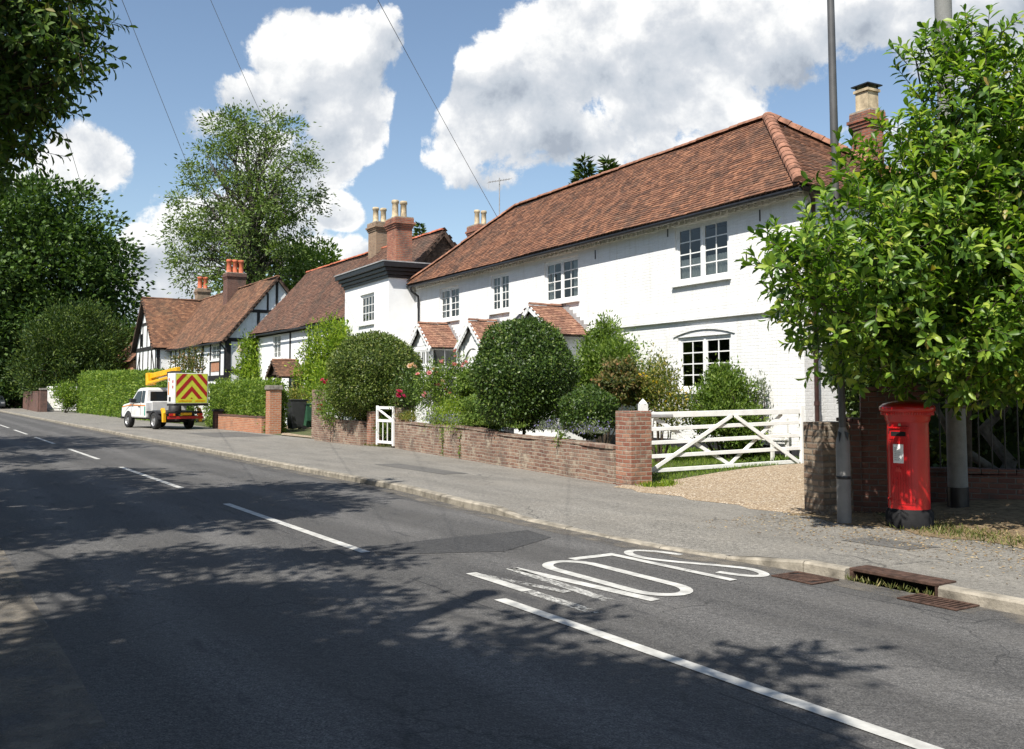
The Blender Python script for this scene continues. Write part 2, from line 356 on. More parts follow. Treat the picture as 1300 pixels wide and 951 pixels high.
# ------------------------------------------------------------------ foliage builders
def unit(a): return a/np.maximum(np.linalg.norm(a, axis=1, keepdims=True), 1e-6)
def leaves(name, P, D, size, mat, parent=None, asp=.45, fold=False, loc=None, nrm=None):
    P = np.asarray(P, float); D = unit(np.asarray(D, float)); N = len(P)
    s = (np.ones(N)*size*(.65+.7*rng.random(N)))[:, None]
    if nrm is None: nrm = rng.normal(size=(N, 3))+np.array([0, 0, .9])
    side = unit(np.cross(D, nrm)); up = np.cross(side, D)
    if loc is not None: P = P-np.array(loc)
    w = s*asp*.5
    if fold:
        V = np.stack([P, P+D*s*.5+side*w+up*w*.35, P+D*s-up*s*.12, P+D*s*.5-side*w+up*w*.35, P+D*s*.52], 1).reshape(-1, 3)
        idx = np.array([[0, 4, 2, 1], [0, 3, 2, 4]]); nf = 2
        V = V; n5 = 5
        loops = (np.arange(N)[:, None, None]*5+idx[None]).reshape(-1)
        nv = 5*N
    else:
        V = np.stack([P, P+D*s*.45+side*w, P+D*s, P+D*s*.45-side*w], 1).reshape(-1, 3); nf = 1
        loops = np.arange(4*N); nv = 4*N
    me = bpy.data.meshes.new(name)
    me.vertices.add(nv); me.vertices.foreach_set('co', V.astype(np.float32).ravel())
    me.loops.add(N*nf*4); me.loops.foreach_set('vertex_index', loops.astype(np.int32))
    me.polygons.add(N*nf); me.polygons.foreach_set('loop_start', np.arange(0, N*nf*4, 4, dtype=np.int32))
    me.polygons.foreach_set('loop_total', np.full(N*nf, 4, dtype=np.int32))
    me.update(calc_edges=True)
    a = me.attributes.new('rnd', 'FLOAT', 'FACE'); a.data.foreach_set('value', np.repeat(rng.random(N), nf).astype(np.float32))
    me.materials.append(mat)
    o = bpy.data.objects.new(name, me); COL.objects.link(o)
    if parent: o.parent = parent
    elif loc is not None: o.location = loc
    return o
def sph(n):
    return unit(rng.normal(size=(n, 3)))
def limb(mb, p, q, r0, r1, wob=.12, n=6, seg=5):
    p = Vector(p); q = Vector(q); L = (q-p).length; pts = []
    off = Vector(sph(1)[0])*L*wob
    for i in range(seg+1):
        t = i/seg; pts.append(p.lerp(q, t)+off*sin(pi*t)+Vector((0, 0, 1))*L*.06*sin(pi*t))
    mb.tube(pts, [r0+(r1-r0)*i/seg for i in range(seg+1)], n, cap=False)
    return pts
def tree(name, label, cat, base, blobs, ncl, nlf, lsize, rc, mlf, mbark, r0=.3, group=None, shell=.55, asp=.45, fold=False, nlimb=40, fork=.35, twigs=False, upb=.3):
    """blobs: (world centre, (rx,ry,rz))"""
    root = empty(name, base, 0, label, cat, group)
    B = Vector(base); vols = np.array([b[1][0]*b[1][1]*b[1][2] for b in blobs])**.75; vols = vols/vols.sum()
    C = []; O = []
    for (c, r), v in zip(blobs, vols):
        k = max(3, int(ncl*v)); u = sph(k); rad = (shell+(1-shell)*rng.random(k))**.8
        rad = np.where(rng.random(k) < .25, rng.random(k)**.5*shell, rad)
        pts = np.array(c)+u*rad[:, None]*np.array(r); C.append(pts); O.append(u)
    C = np.concatenate(C); O = np.concatenate(O)
    # crown
    k = len(C); n = nlf
    rr = rc*(.6+.8*rng.random(k))
    g1 = rng.normal(size=(k, n, 3))*np.array([1, 1, .7])*rr[:, None, None]*.5
    P = (C[:, None]+g1).reshape(-1, 3)
    D = (unit(g1.reshape(-1, 3))+rng.normal(size=(k*n, 3))*.5+np.repeat(O, n, 0)*.5+np.array([0, 0, upb]))
    leaves('crown', P, D, lsize, mlf, root, asp, fold, loc=base)
    mb = MB()
    zs = [c[0][2] for c in blobs]; top = max(c[0][2] for c in blobs); low = min(c[0][2]-c[1][2] for c in blobs)
    cx = sum(b[0][0]*v for b, v in zip(blobs, vols)); cy = sum(b[0][1]*v for b, v in zip(blobs, vols))
    zf = B.z+(top-B.z)*fork; hub = Vector((B.x+(cx-B.x)*fork, B.y+(cy-B.y)*fork, zf)); end = Vector((cx, cy, B.z+(top-B.z)*.95))
    sp = [B+Vector((0, 0, -.2)), B+Vector((0, 0, .3)), hub]+[hub.lerp(end, t) for t in (.25, .5, .75, 1)]
    rad = [r0*1.5, r0*1.15, r0*.85, r0*.6, r0*.42, r0*.25, r0*.08]
    mb.tube(sp, rad, 10, cap=False)
    sel = rng.permutation(k)[:nlimb]
    for i in sel:
        q = Vector(C[i]); t = rng.random()*.9; j = hub.lerp(end, t*max(0, min(1, (q.z-zf)/max(.1, end.z-zf))))
        rb = r0*(.34-.2*t)
        pts = limb(mb, j, q, rb, rb*.12, .1, 5)
        m_ = pts[3]
        ds = np.linalg.norm(C-np.array(m_), axis=1); near = np.argsort(ds)[:4]
        for w in near: limb(mb, m_, C[w], rb*.4, rb*.08, .1, 4, 3)
    mb.build('trunk', mbark, root, o0=None).location = (0, 0, 0)
    tr_ = root.children[-1]; tr_.data.transform(Matrix.Translation(-B))
    return root
def shrub(name, label, cat, c, r, n, lsize, mlf, core=.82, asp=.5, group=None, lump=.06, flat=1.0, stem=True, spread=.12, upb=.1, sup=2.0, base=None, coremat=None, loose=.0):
    """leafy ball: c centre, r radii (world)."""
    bz = (c[0], c[1], c[2]-r[2]) if base is None else base
    root = empty(name, bz, 0, label, cat, group)
    u = sph(n)
    if sup != 2.0: u = u/((np.abs(u)**sup).sum(1)**(1/sup))[:, None]
    lum = 1+lump*(np.sin(u[:, 0]*7+c[0])*np.cos(u[:, 1]*6+c[1]*2)+np.sin(u[:, 2]*8+c[0]*3))
    rad = lum*(1-spread*rng.random(n)**1.5+loose*rng.random(n)**3)
    P = np.array(c)+u*rad[:, None]*np.array(r)
    D = u*.6+rng.normal(size=(n, 3))*.7+np.array([0, 0, upb])
    leaves('foliage', P, D, lsize, mlf, root, asp, loc=bz, nrm=u*1.2+rng.normal(size=(n, 3))*.6)
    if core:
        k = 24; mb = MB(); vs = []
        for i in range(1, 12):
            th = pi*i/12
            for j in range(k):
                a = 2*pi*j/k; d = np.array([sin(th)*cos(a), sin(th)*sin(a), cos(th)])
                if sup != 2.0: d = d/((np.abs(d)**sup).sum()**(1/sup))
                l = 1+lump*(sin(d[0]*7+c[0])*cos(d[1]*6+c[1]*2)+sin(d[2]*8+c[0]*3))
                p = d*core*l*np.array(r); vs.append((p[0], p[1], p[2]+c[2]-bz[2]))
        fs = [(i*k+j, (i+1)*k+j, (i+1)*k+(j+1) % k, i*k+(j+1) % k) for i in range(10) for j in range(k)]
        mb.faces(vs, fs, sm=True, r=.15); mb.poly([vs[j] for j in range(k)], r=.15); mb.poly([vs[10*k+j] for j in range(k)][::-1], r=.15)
        mb.build('light_block_core', coremat or mlf, root)  # solid dark green core added to block light between the leaves
    if stem:
        mb = MB(); mb.tube([(0, 0, -.1-(bz[2]-.1 if base is None else 0)*1.0), (0, 0, r[2])], [.05, .03], 7); mb.build('stem', M['bark'], root)
    return root
def clumpy(name, label, cat, blobs, ncl, nlf, lsize, rc, mlf, base, group=None, asp=.4, stems=12, upb=.5, bark=None, rs=.02):
    """open plant made of leaf clusters on thin stems"""
    root = empty(name, base, 0, label, cat, group)
    v = np.array([b[1][0]*b[1][1]*b[1][2] for b in blobs])**.7; v /= v.sum(); C = []
    for (c, r), w in zip(blobs, v):
        k = max(2, int(ncl*w)); C.append(np.array(c)+sph(k)*(rng.random((k, 1))**.45)*np.array(r))
    C = np.concatenate(C); k = len(C)
    g1 = rng.normal(size=(k, nlf, 3))*rc*.5; P = (C[:, None]+g1).reshape(-1, 3)
    D = unit(g1.reshape(-1, 3))*.5+rng.normal(size=P.shape)*.5+np.array([0, 0, upb])
    leaves('foliage', P, D, lsize, mlf, root, asp, loc=base)
    mb = MB()
    for i in rng.permutation(k)[:stems]:
        q = Vector(C[i])-Vector(base); limb(mb, (q.x*.15, q.y*.15, -.05), q, rs, rs*.3, .12, 5)
    mb.build('stem', bark or M['bark'], root)
    return root
def bloom_mesh(mat, r, name='bloom'):
    mb = MB()
    for ring, (k, tilt, rr) in enumerate(((6, .35, 1), (5, .9, .75), (4, 1.3, .5))):
        for j in range(k):
            a = 2*pi*j/k+ring; d = Vector((cos(a)*cos(tilt), sin(a)*cos(tilt), sin(tilt))); s_ = Vector((-sin(a), cos(a), 0))
            p = d*r*rr; mb.poly([(0, 0, 0), p*.6+s_*r*.38, p+Vector((0, 0, r*.2)), p*.6-s_*r*.38])
    me = mb.build(name, mat); d = me.data; bpy.data.objects.remove(me); return d
def add_blooms(root, pts, mat, r, name='bloom'):
    me = bloom_mesh(mat, r, name)
    for p in pts:
        o = bpy.data.objects.new(name, me); COL.objects.link(o); o.parent = root
        o.location = Vector(p)-Vector(root.location); o.rotation_euler = (random.uniform(-.9, .9), random.uniform(-.9, .9), random.random()*6); s_ = random.uniform(.7, 1.2); o.scale = (s_, s_, s_)
# ------------------------------------------------------------------ building parts
def walls(mb, x0, x1, z0, z1, y, ops=(), dep=.12, mi=0):
    """outer wall face at y (facing -y) with real openings (ox0,ox1,oz0,oz1)"""
    xs = sorted({x0, x1}|{o[0] for o in ops}|{o[1] for o in ops}); zs = sorted({z0, z1}|{o[2] for o in ops}|{o[3] for o in ops})
    for i in range(len(xs)-1):
        for j in range(len(zs)-1):
            cx = (xs[i]+xs[i+1])/2; cz = (zs[j]+zs[j+1])/2
            if any(o[0] < cx < o[1] and o[2] < cz < o[3] for o in ops): continue
            mb.poly([(xs[i], y, zs[j]), (xs[i+1], y, zs[j]), (xs[i+1], y, zs[j+1]), (xs[i], y, zs[j+1])], mi)
    for (a, b, c, d) in ops:
        mb.poly([(a, y, c), (a, y+dep, c), (a, y+dep, d), (a, y, d)], mi); mb.poly([(b, y, c), (b, y, d), (b, y+dep, d), (b, y+dep, c)], mi)
        mb.poly([(a, y, d), (a, y+dep, d), (b, y+dep, d), (b, y, d)], mi); mb.poly([(a, y, c), (b, y, c), (b, y+dep, c), (a, y+dep, c)], mi)
def window(parent, x0, x1, z0, z1, y, lights=2, cols=2, rows=4, fr=.055, bar=.022, mat=None, label=None, curtain=None, sill=True, rec=.05, name='window', fmat=None):
    """casement window; frame mesh with pane, sill and curtain as sub-parts; y is the wall face"""
    mat = fmat or M['white_paint']; mb = MB(); yf = y+rec
    mb.box(x0, x1, yf, yf+.06, z0, z0+fr); mb.box(x0, x1, yf, yf+.06, z1-fr, z1)
    mb.box(x0, x0+fr, yf, yf+.06, z0+fr, z1-fr); mb.box(x1-fr, x1, yf, yf+.06, z0+fr, z1-fr)
    W_ = x1-x0-2*fr
    for l in range(lights):
        a = x0+fr+W_*l/lights; b = x0+fr+W_*(l+1)/lights
        if l: mb.box(a-fr*.5, a+fr*.5, yf-.004, yf+.056, z0+fr, z1-fr)
        a2 = a+(fr*.5 if l else 0); b2 = b-(fr*.5 if l < lights-1 else 0)
        s_ = fr*.7; 
        mb.box(a2+.003, a2+s_, yf+.012, yf+.05, z0+fr+.003, z1-fr-.003); mb.box(b2-s_, b2-.003, yf+.012, yf+.05, z0+fr+.003, z1-fr-.003)
        mb.box(a2+s_, b2-s_, yf+.012, yf+.05, z0+fr+.003, z0+fr+s_); mb.box(a2+s_, b2-s_, yf+.012, yf+.05, z1-fr-s_, z1-fr-.003)
        ia, ib, ja, jb = a2+s_, b2-s_, z0+fr+s_, z1-fr-s_
        for c in range(1, cols): q = ia+(ib-ia)*c/cols; mb.box(q-bar/2, q+bar/2, yf+.018, yf+.045, ja, jb)
        for r_ in range(1, rows): q = ja+(jb-ja)*r_/rows; mb.box(ia, ib, yf+.02, yf+.043, q-bar/2, q+bar/2)
    w = mb.build(name, mat, parent)
    if label: w['label'] = label
    pm = MB(); pm.poly([(x0+fr, yf+.03, z0+fr), (x1-fr, yf+.03, z0+fr), (x1-fr, yf+.03, z1-fr), (x0+fr, yf+.03, z1-fr)]); pm.build('pane', M['glass'], w)
    if sill:
        sm = MB(); sm.box(x0-.07, x1+.07, y-.09, y+rec+.02, z0-.075, z0-.004); sm.build('sill', mat, w)
    if curtain:
        cm = MB(); yc = yf+.075
        def drape(a, b, zt, zb):
            n = max(4, int((b-a)/.05)); pts = [(a+(b-a)*i/n, yc+.025*(i % 2)) for i in range(n+1)]
            for i in range(n): cm.poly([(pts[i][0], pts[i][1], zb), (pts[i+1][0], pts[i+1][1], zb), (pts[i+1][0], pts[i+1][1], zt), (pts[i][0], pts[i][1], zt)])
        if curtain == 'sides':
            drape(x0+.03, x0+(x1-x0)*.22, z1, z0-.05); cm.build('curtain', M['curtain'], w); cm = MB(); drape(x1-(x1-x0)*.22, x1-.03, z1, z0-.05)
        elif curtain == 'net': drape(x0+.02, x1-.02, z0+(z1-z0)*.42, z0-.05)
        elif curtain == 'blind': drape(x0+.02, x1-.02, z1, z0+(z1-z0)*.45)
        elif curtain == 'full': drape(x0+.02, x1-.02, z1, z0-.05)
        cm.build('curtain', M['blind'] if curtain in ('full', 'blind') else M['curtain'], w)
    return w
def tiles(mb, org, ux, vv, inside, S0, S1, T0, T1, tw=.165, ga=.105, mi=0, sag=.03, th=.014, jit=.012, seed=0):
    """courses of plain tiles on the plane org + s*ux + t*vv, kept where inside(s,t)"""
    org = Vector(org); ux = Vector(ux); vv = Vector(vv); n = ux.cross(vv).normalized()
    rnd = random.Random(seed); nr = int((T1-T0)/ga)+1
    def P(s_, t_, h): return org+ux*s_+vv*t_+n*(h+sag*(sin(s_*.55+seed)*.6+sin(s_*1.3+t_*.9+seed)*.4))
    for i in range(nr):
        t = T0+i*ga; o_ = (i % 2)*tw*.5+rnd.uniform(-.02, .02); k = int((S1-S0)/tw)+2
        for j in range(k):
            s_ = S0+j*tw-o_
            if not inside(s_+tw/2, t+ga/2): continue
            g_ = .004; lo = rnd.uniform(-jit, jit)*.6; h = th+rnd.uniform(0, jit)
            a = P(s_+g_, t+lo, h); b = P(s_+tw-g_, t+lo+rnd.uniform(-.004, .004), h+rnd.uniform(-.003, .003))
            c = P(s_+tw-g_, t+ga*1.05, .004); d = P(s_+g_, t+ga*1.05, .004)
            e = P(s_+g_, t+lo, -.012); f = P(s_+tw-g_, t+lo, -.012)
            mb.faces([a, b, c, d, e, f], [(0, 1, 2, 3), (4, 5, 1, 0)], mi, rnd.random())
def ridge_run(mb, p, q, r=.11, L=.33, mi=0):
    p = Vector(p); q = Vector(q); d = (q-p); n = max(1, int(d.length/L)); u = d.normalized()
    side = u.cross(Vector((0, 0, 1))).normalized(); up = side.cross(u)
    for i in range(n):
        a = p+d*(i/n); b = p+d*((i+1)/n-.012/ d.length); h = random.uniform(-.008, .012); vs = []
        for pt, rr in ((a, r*1.06), (b, r*.96)):
            for k in range(7):
                t = pi*k/6; vs.append(pt+side*cos(t)*rr+up*(sin(t)*rr*.8+h-.02))
        fs = [(k, k+1, 8+k, 7+k) for k in range(6)]+[tuple(range(7))[::-1], tuple(range(7, 14))]
        mb.faces(vs, fs, mi, None, False)
def stack(parent, x, y, z0, z1, w, d, mat, pots, potmat, name='chimney', corb=.07, potr=.11, poth=.62):
    mb = MB(); mb.box(x-w/2, x+w/2, y-d/2, y+d/2, z0, z1-.42)
    zz = z1-.42
    for k, (e, h) in enumerate(((corb*.4, .08), (corb*.8, .08), (corb*1.3, .09))):
        mb.box(x-w/2-e, x+w/2+e, y-d/2-e, y+d/2+e, zz+.002*k, zz+h); zz += h
    mb.box(x-w/2-corb*.6, x+w/2+corb*.6, y-d/2-corb*.6, y+d/2+corb*.6, zz, z1, 0)
    c = mb.build(name, [mat], parent)
    fl = MB(); fl.prism([(x-w/2-corb*.5, y-d/2-corb*.5, z1), (x+w/2+corb*.5, y-d/2-corb*.5, z1), (x+w/2+corb*.5, y+d/2+corb*.5, z1), (x-w/2-corb*.5, y+d/2+corb*.5, z1)], (0, 0, .05)); fl.build('flaunching', M['mortar'], c)
    for (dx, dy) in pots:
        pm = MB(); pm.lathe([(potr*1.15, 0), (potr*1.1, .06), (potr*.92, .1), (potr*.86, poth*.8), (potr*1.08, poth*.84), (potr*1.08, poth*.93), (potr*.95, poth), (potr*.7, poth), (potr*.65, poth*.7), (0.0, poth*.7)], (x+dx, y+dy, z1+.04), 14)
        pm.build('chimney_pot', potmat, c)
    return c
# ================================================================== CAMERA, WORLD, SUN
cam = bpy.data.cameras.new('camera'); co_ = bpy.data.objects.new('camera', cam); COL.objects.link(co_)
co_.location = (0, 0, EYE); co_.rotation_euler = (pi/2+PH, 0, 0)
cam.sensor_width = 36; cam.lens = F/1300*36; cam.shift_y = -44.5/1300; cam.clip_end = 3000; cam.clip_start = .05
S.camera = co_
ELEV = radians(52); SH = Vector((-.475, -.88, 0)).normalized()
SUN = Vector((SH.x*cos(ELEV), SH.y*cos(ELEV), sin(ELEV)))
sl = bpy.data.lights.new('sun', 'SUN'); sl.energy = 5.0; sl.angle = radians(.53); sl.color = (1, .955, .88)
so = bpy.data.objects.new('sun', sl); COL.objects.link(so); so.rotation_euler = SUN.to_track_quat('Z', 'Y').to_euler(); so.location = (0, 0, 30)
w = bpy.data.worlds.new('World'); S.world = w; w.use_nodes = True; nt = w.node_tree; nt.nodes.clear()
sky = nd(nt, 'ShaderNodeTexSky'); sky.sky_type = 'NISHITA'; sky.sun_disc = False; sky.sun_elevation = ELEV; sky.sun_rotation = atan2(SH.x, SH.y)
sky.air_density = 1.0; sky.dust_density = .6; sky.ozone_density = 1.6
dirv = nd(nt, 'ShaderNodeTexCoord').outputs['Generated']
def vdot(c):
    n = nd(nt, 'ShaderNodeVectorMath', operation='DOT_PRODUCT'); nt.links.new(dirv, n.inputs[0]); n.inputs[1].default_value = tuple(c); return n.outputs['Value']
wn = nd(nt, 'ShaderNodeTexNoise', {'Scale': 5.0, 'Detail': 3.0}); nt.links.new(dirv, wn.inputs['Vector'])
CL = [(592,168,50,44,.9),(575,202,38,22,.7),(660,110,78,62,1),(700,40,60,60,.95),(800,50,150,60,1.05),(960,45,190,62,1),(870,120,90,50,.95),(960,175,80,36,.75),(690,180,100,40,.9),(1110,30,110,50,.8),(1230,25,120,70,.9),(1050,215,50,30,.35),(610,222,70,20,.5),(880,190,90,24,.45),
      (388,72,56,44,1),(440,110,56,62,.95),(335,125,50,28,.8),(282,160,46,22,.65),(425,182,42,40,.75),(492,70,18,36,.5),(380,205,70,40,.75),
      (108,205,42,36,.9),(58,222,70,28,.75),(205,335,60,38,.9),(245,300,44,26,.7),(185,372,70,28,.8),(428,266,26,20,.85),(300,280,80,36,.6),(405,325,50,20,.55),(520,335,80,14,.2),
      (1180,190,110,40,.35),(760,230,50,14,.3)]
NEG = [(514,185,16,60,.9),(1010,160,42,26,1.0),(1075,130,30,20,.8),(548,60,26,60,1.2),(500,240,60,30,.9)]
mask = None; accv = None; accw = None
for (cx, cy, rx, ry, st) in CL:
    c = ray(cx, cy).normalized(); e1 = Vector((c.y, -c.x, 0)).normalized(); e2 = e1.cross(c)
    sc_ = c.y  # local angular scale
    u = mth(nt, 'MULTIPLY', vdot(e1), F/rx*1.0); v = mth(nt, 'MULTIPLY', vdot(e2), F/ry*1.0)
    d2 = mth(nt, 'MULTIPLY_ADD', u, u, mth(nt, 'MULTIPLY', v, v))
    val = mth(nt, 'SUBTRACT', st, mth(nt, 'MULTIPLY', d2, st*.62))
    val = mth(nt, 'SUBTRACT', val, mth(nt, 'MULTIPLY', mth(nt, 'LESS_THAN', vdot(c), 0.0), 50.0))
    wv_ = mth(nt, 'MAXIMUM', val, 0.0); vv_ = mth(nt, 'MULTIPLY', v, wv_)
    accv = vv_ if accv is None else mth(nt, 'ADD', accv, vv_); accw = wv_ if accw is None else mth(nt, 'ADD', accw, wv_)
    mask = val if mask is None else mth(nt, 'SMOOTH_MAX', mask, val, .12)
for (cx, cy, rx, ry, st) in NEG:
    c = ray(cx, cy).normalized(); e1 = Vector((c.y, -c.x, 0)).normalized(); e2 = e1.cross(c)
    u = mth(nt, 'MULTIPLY', vdot(e1), F/rx); v = mth(nt, 'MULTIPLY', vdot(e2), F/ry); d2 = mth(nt, 'MULTIPLY_ADD', u, u, mth(nt, 'MULTIPLY', v, v))
    val = mth(nt, 'MAXIMUM', mth(nt, 'SUBTRACT', st, mth(nt, 'MULTIPLY', d2, st*.6)), 0.0)
    val = mth(nt, 'MULTIPLY', val, mth(nt, 'GREATER_THAN', vdot(c), 0.0)); mask = mth(nt, 'SUBTRACT', mask, val)
def cn(off, sc, det=9, rough=.56):
    m_ = nd(nt, 'ShaderNodeVectorMath', operation='ADD'); nt.links.new(dirv, m_.inputs[0]); m_.inputs[1].default_value = off
    return noise(nt, m_.outputs[0], sc, det, rough, .15)
n1 = cn((0, 0, 0), 8.5, 12, .66); n2 = cn((SH.x*.010, SH.y*.010, .024), 8.5, 12, .66); big = cn((3, 1, 2), 2.6, 4)
# clouds elsewhere in the sky (behind and beside the camera)
oth = mth(nt, 'MULTIPLY', mth(nt, 'SUBTRACT', big, .60), 6.0); oth = mth(nt, 'SUBTRACT', oth, mth(nt, 'MULTIPLY', mth(nt, 'MAXIMUM', vdot((0, 1, 0)), 0.0), 3.0))
mask = mth(nt, 'MAXIMUM', mth(nt, 'MAXIMUM', mask, oth), -1.0)
dens = mth(nt, 'ADD', mask, mth(nt, 'MULTIPLY', mth(nt, 'SUBTRACT', n1, .5), 3.6))
alpha = nd(nt, 'ShaderNodeMapRange', {1: .02, 2: .36}); alpha.interpolation_type = 'SMOOTHSTEP'; nt.links.new(dens, alpha.inputs[0])
m1 = cn((5, 2, 1), 11.0, 5, .5); m2 = cn((5+SH.x*.02, 2+SH.y*.02, 1.035), 11.0, 5, .5)
rel = mth(nt, 'ADD', mth(nt, 'MULTIPLY', mth(nt, 'SUBTRACT', m1, m2), 2.2), mth(nt, 'MULTIPLY', mth(nt, 'SUBTRACT', n1, n2), 2.2))
vert = mth(nt, 'DIVIDE', accv, mth(nt, 'ADD', accw, .25))           # tops white, undersides grey
thick = nd(nt, 'ShaderNodeMapRange', {1: .4, 2: 1.7, 3: 0.0, 4: .30}); nt.links.new(dens, thick.inputs[0])
sh = mth(nt, 'ADD', mth(nt, 'ADD', .78, rel), mth(nt, 'MULTIPLY', vert, .55)); sh = mth(nt, 'SUBTRACT', sh, thick.outputs[0], clamp=True)
ccol = ramp(nt, sh, [(0, (3.4, 3.8, 4.4)), (.3, (4.9, 5.3, 5.8)), (.6, (6.0, 6.25, 6.6)), (.88, (8.0, 8.05, 8.05)), (1, (8.9, 8.9, 8.8))])
skyc = mixc(nt, 1.0, sky.outputs[0], (1.28, 1.25, 1.2), 'MULTIPLY')
fin = mixc(nt, mth(nt, 'MULTIPLY', alpha.outputs[0], .96), skyc, ccol)
bg = nd(nt, 'ShaderNodeBackground', {'Strength': .08}); nt.links.new(fin, bg.inputs[0]); ow = nd(nt, 'ShaderNodeOutputWorld'); nt.links.new(bg.outputs[0], ow.inputs[0])
S.view_settings.view_transform = 'Standard'; S.view_settings.look = 'None'; S.view_settings.exposure = .62; S.view_settings.gamma = 1
S.render.engine = 'CYCLES'
try: S.cycles.transparent_max_bounces = 16; S.cycles.max_bounces = 6
except Exception: pass
# ================================================================== GROUND
def sm(t): t = max(0, min(1, t)); return t*t*(3-2*t)
WL = [(-140, 12.3), (-43, 12.5), (-36, 12.4), (-26.7, 12.6), (-18, 11.6), (-13.1, 11.0), (-8.7, 10.5), (-5, 10.4), (20, 10.4)]   # back edge of the pavement in road coords
def wl(s):
    for (a, ta), (b, tb) in zip(WL, WL[1:]):
        if a <= s <= b: return ta+(tb-ta)*(s-a)/(b-a)
    return WL[0][1] if s < WL[0][0] else WL[-1][1]
def ht(s, t):                    # ground height beyond the pavement
    e = t-wl(s); k = sm((s+46)/12)*sm((12-s)/8)
    return .1+(.22*k+.0)*sm(e/3.6)
def gh(x, y):
    s, t, _ = R.loc((x, y, 0)); return ht(s, t)
def sheet(name, svals, tf, mat, kind='structure', dz=0.0, zf=None, nt_=8, parent=None):
    """strip in road coordinates; tf(s)->(t0,t1)"""
    mb = MB()
    P = []
    for s_ in svals:
        a, b = tf(s_); P.append([(s_, a+(b-a)*j/nt_) for j in range(nt_+1)])
    vs = []
    for row in P:
        for (s_, t_) in row:
            p = R.W(s_, t_); vs.append((p.x, p.y, (zf(s_, t_) if zf else 0)+dz))
    n = nt_+1; fs = [(i*n+j, (i+1)*n+j, (i+1)*n+j+1, i*n+j+1) for i in range(len(P)-1) for j in range(nt_)]
    mb.faces(vs, fs, sm=True)
    o = mb.build(name, mat, parent); o.data.flip_normals() if o.data.polygons[0].normal.z < 0 else None
    if kind: o['kind'] = kind
    return o
mb = MB(); mb.poly([(-1500, -600, -.05), (1500, -600, -.05), (1500, 2200, -.05), (-1500, 2200, -.05)]); mb.build('ground', M['earth'])['kind'] = 'structure'
SS = [-400, -300, -220, -170, -140]+[-138+i*2 for i in range(31)]+[-76+i for i in range(46)]+[-30+i*.5 for i in range(80)]
KN = .38; KF = 7.5
def kerb_z(s):                   # dropped kerb in front of the gravel drive
    d = sm((s+11.8)/.9)*sm((-6.6-s)/.9); return .1-.085*d
def kf(s): return KF-.30*sm((s+16)/4)*sm((-6-s)/2.5)+.06*sin(s*.35)*.3
sheet('road', SS, lambda s: (KN, kf(s)+.02), M['asphalt'], nt_=10)
def pz(s, t):
    a = sm((t-kf(s))/1.2); return kerb_z(s)+.0+(.1-kerb_z(s))*a
sheet('pavement', SS, lambda s: (kf(s)+.09, wl(s)+.05), M['pave'], zf=pz, nt_=10)
sheet('garden_ground', SS, lambda s: (wl(s)+.04, wl(s)+60), M['earth'], zf=lambda s, t: ht(s, t)-.004, nt_=40)
def patch(name, pts, mat, z=.004, zf=None):
    mb = MB(); q = [R.loc(G(px, py, z)) for px, py in pts]; vs = []
    for s_, t_, _ in q:
        p = R.W(s_, t_); vs.append((p.x, p.y, (zf(s_, t_) if zf else 0)+z))
    o = (mb.poly(vs)).build(name, mat)
    if o.data.polygons[0].normal.z < 0: o.data.flip_normals()
    o['kind'] = 'structure'; return o
patch('road_patch', [(470, 694), (555, 684), (670, 673), (700, 682), (640, 700), (480, 704)], M['asphalt_patch'])
# pavement reinstatement patches
def ppatch(s0, s1, t0, t1, nm='pavement_patch', m=None):
    mb = MB(); vs = []
    for (a, b) in ((s0, t0), (s1, t0+.05), (s1+.1, t1), (s0+.05, t1)):
        p = R.W(a, b); vs.append((p.x, p.y, pz(a, b)+.005))
    o = mb.poly(vs).build(nm, m or M['pave_patch']); o['kind'] = 'structure'
    if o.data.polygons[0].normal.z < 0: o.data.flip_normals()
ppatch(-7.1, -6.3, 8.9, 9.4); ppatch(-20.5, -17.2, 9.2, 9.8); ppatch(-41, -36.4, 9.8, 12.0, m=M['pave_patch'])
# near verge
sheet('near_pavement', SS, lambda s: (-6, KN-.14), M['pave'], zf=lambda s, t: .1, nt_=3)
sheet('near_verge', SS, lambda s: (-60, -6), M['earth'], zf=lambda s, t: .1, nt_=3)
def kerbs(name, tf, zf, inner, s0, s1, L=.915):
    mb = MB(); s_ = s0; i = 0
    while s_ < s1:
        a, b = s_+.006, min(s1, s_+L)-.006; vs = []
        for q in (a, b):
            t = tf(q); z = zf(q)+random.uniform(-.004, .004); o_ = .02
            if inner: pr_ = [(t, -.05), (t, z-o_), (t+.02, z), (t+.135, z), (t+.135, -.05)]
            else: pr_ = [(t, -.05), (t, z-o_), (t-.02, z), (t-.135, z), (t-.135, -.05)]
            for (tt, zz) in pr_:
                p = R.W(q, tt); vs.append((p.x, p.y, zz))
        fs = [(0, 1, 2, 3, 4), (9, 8, 7, 6, 5)]+[(k, 5+k, 6+k, k+1) for k in range(4)]
        if not inner: fs = [f[::-1] for f in fs]
        mb.faces(vs, fs); s_ += L
    o = mb.build(name, M['kerb']); o['kind'] = 'structure'; return o
kerbs('kerb', kf, lambda s: kerb_z(s)+.006, True, -140, -5.93); k2 = kerbs('kerb', kf, lambda s: kerb_z(s)+.006, True, -4.98, 12); kerbs('near_kerb', lambda s: KN, lambda s: .106, False, -140, 12)
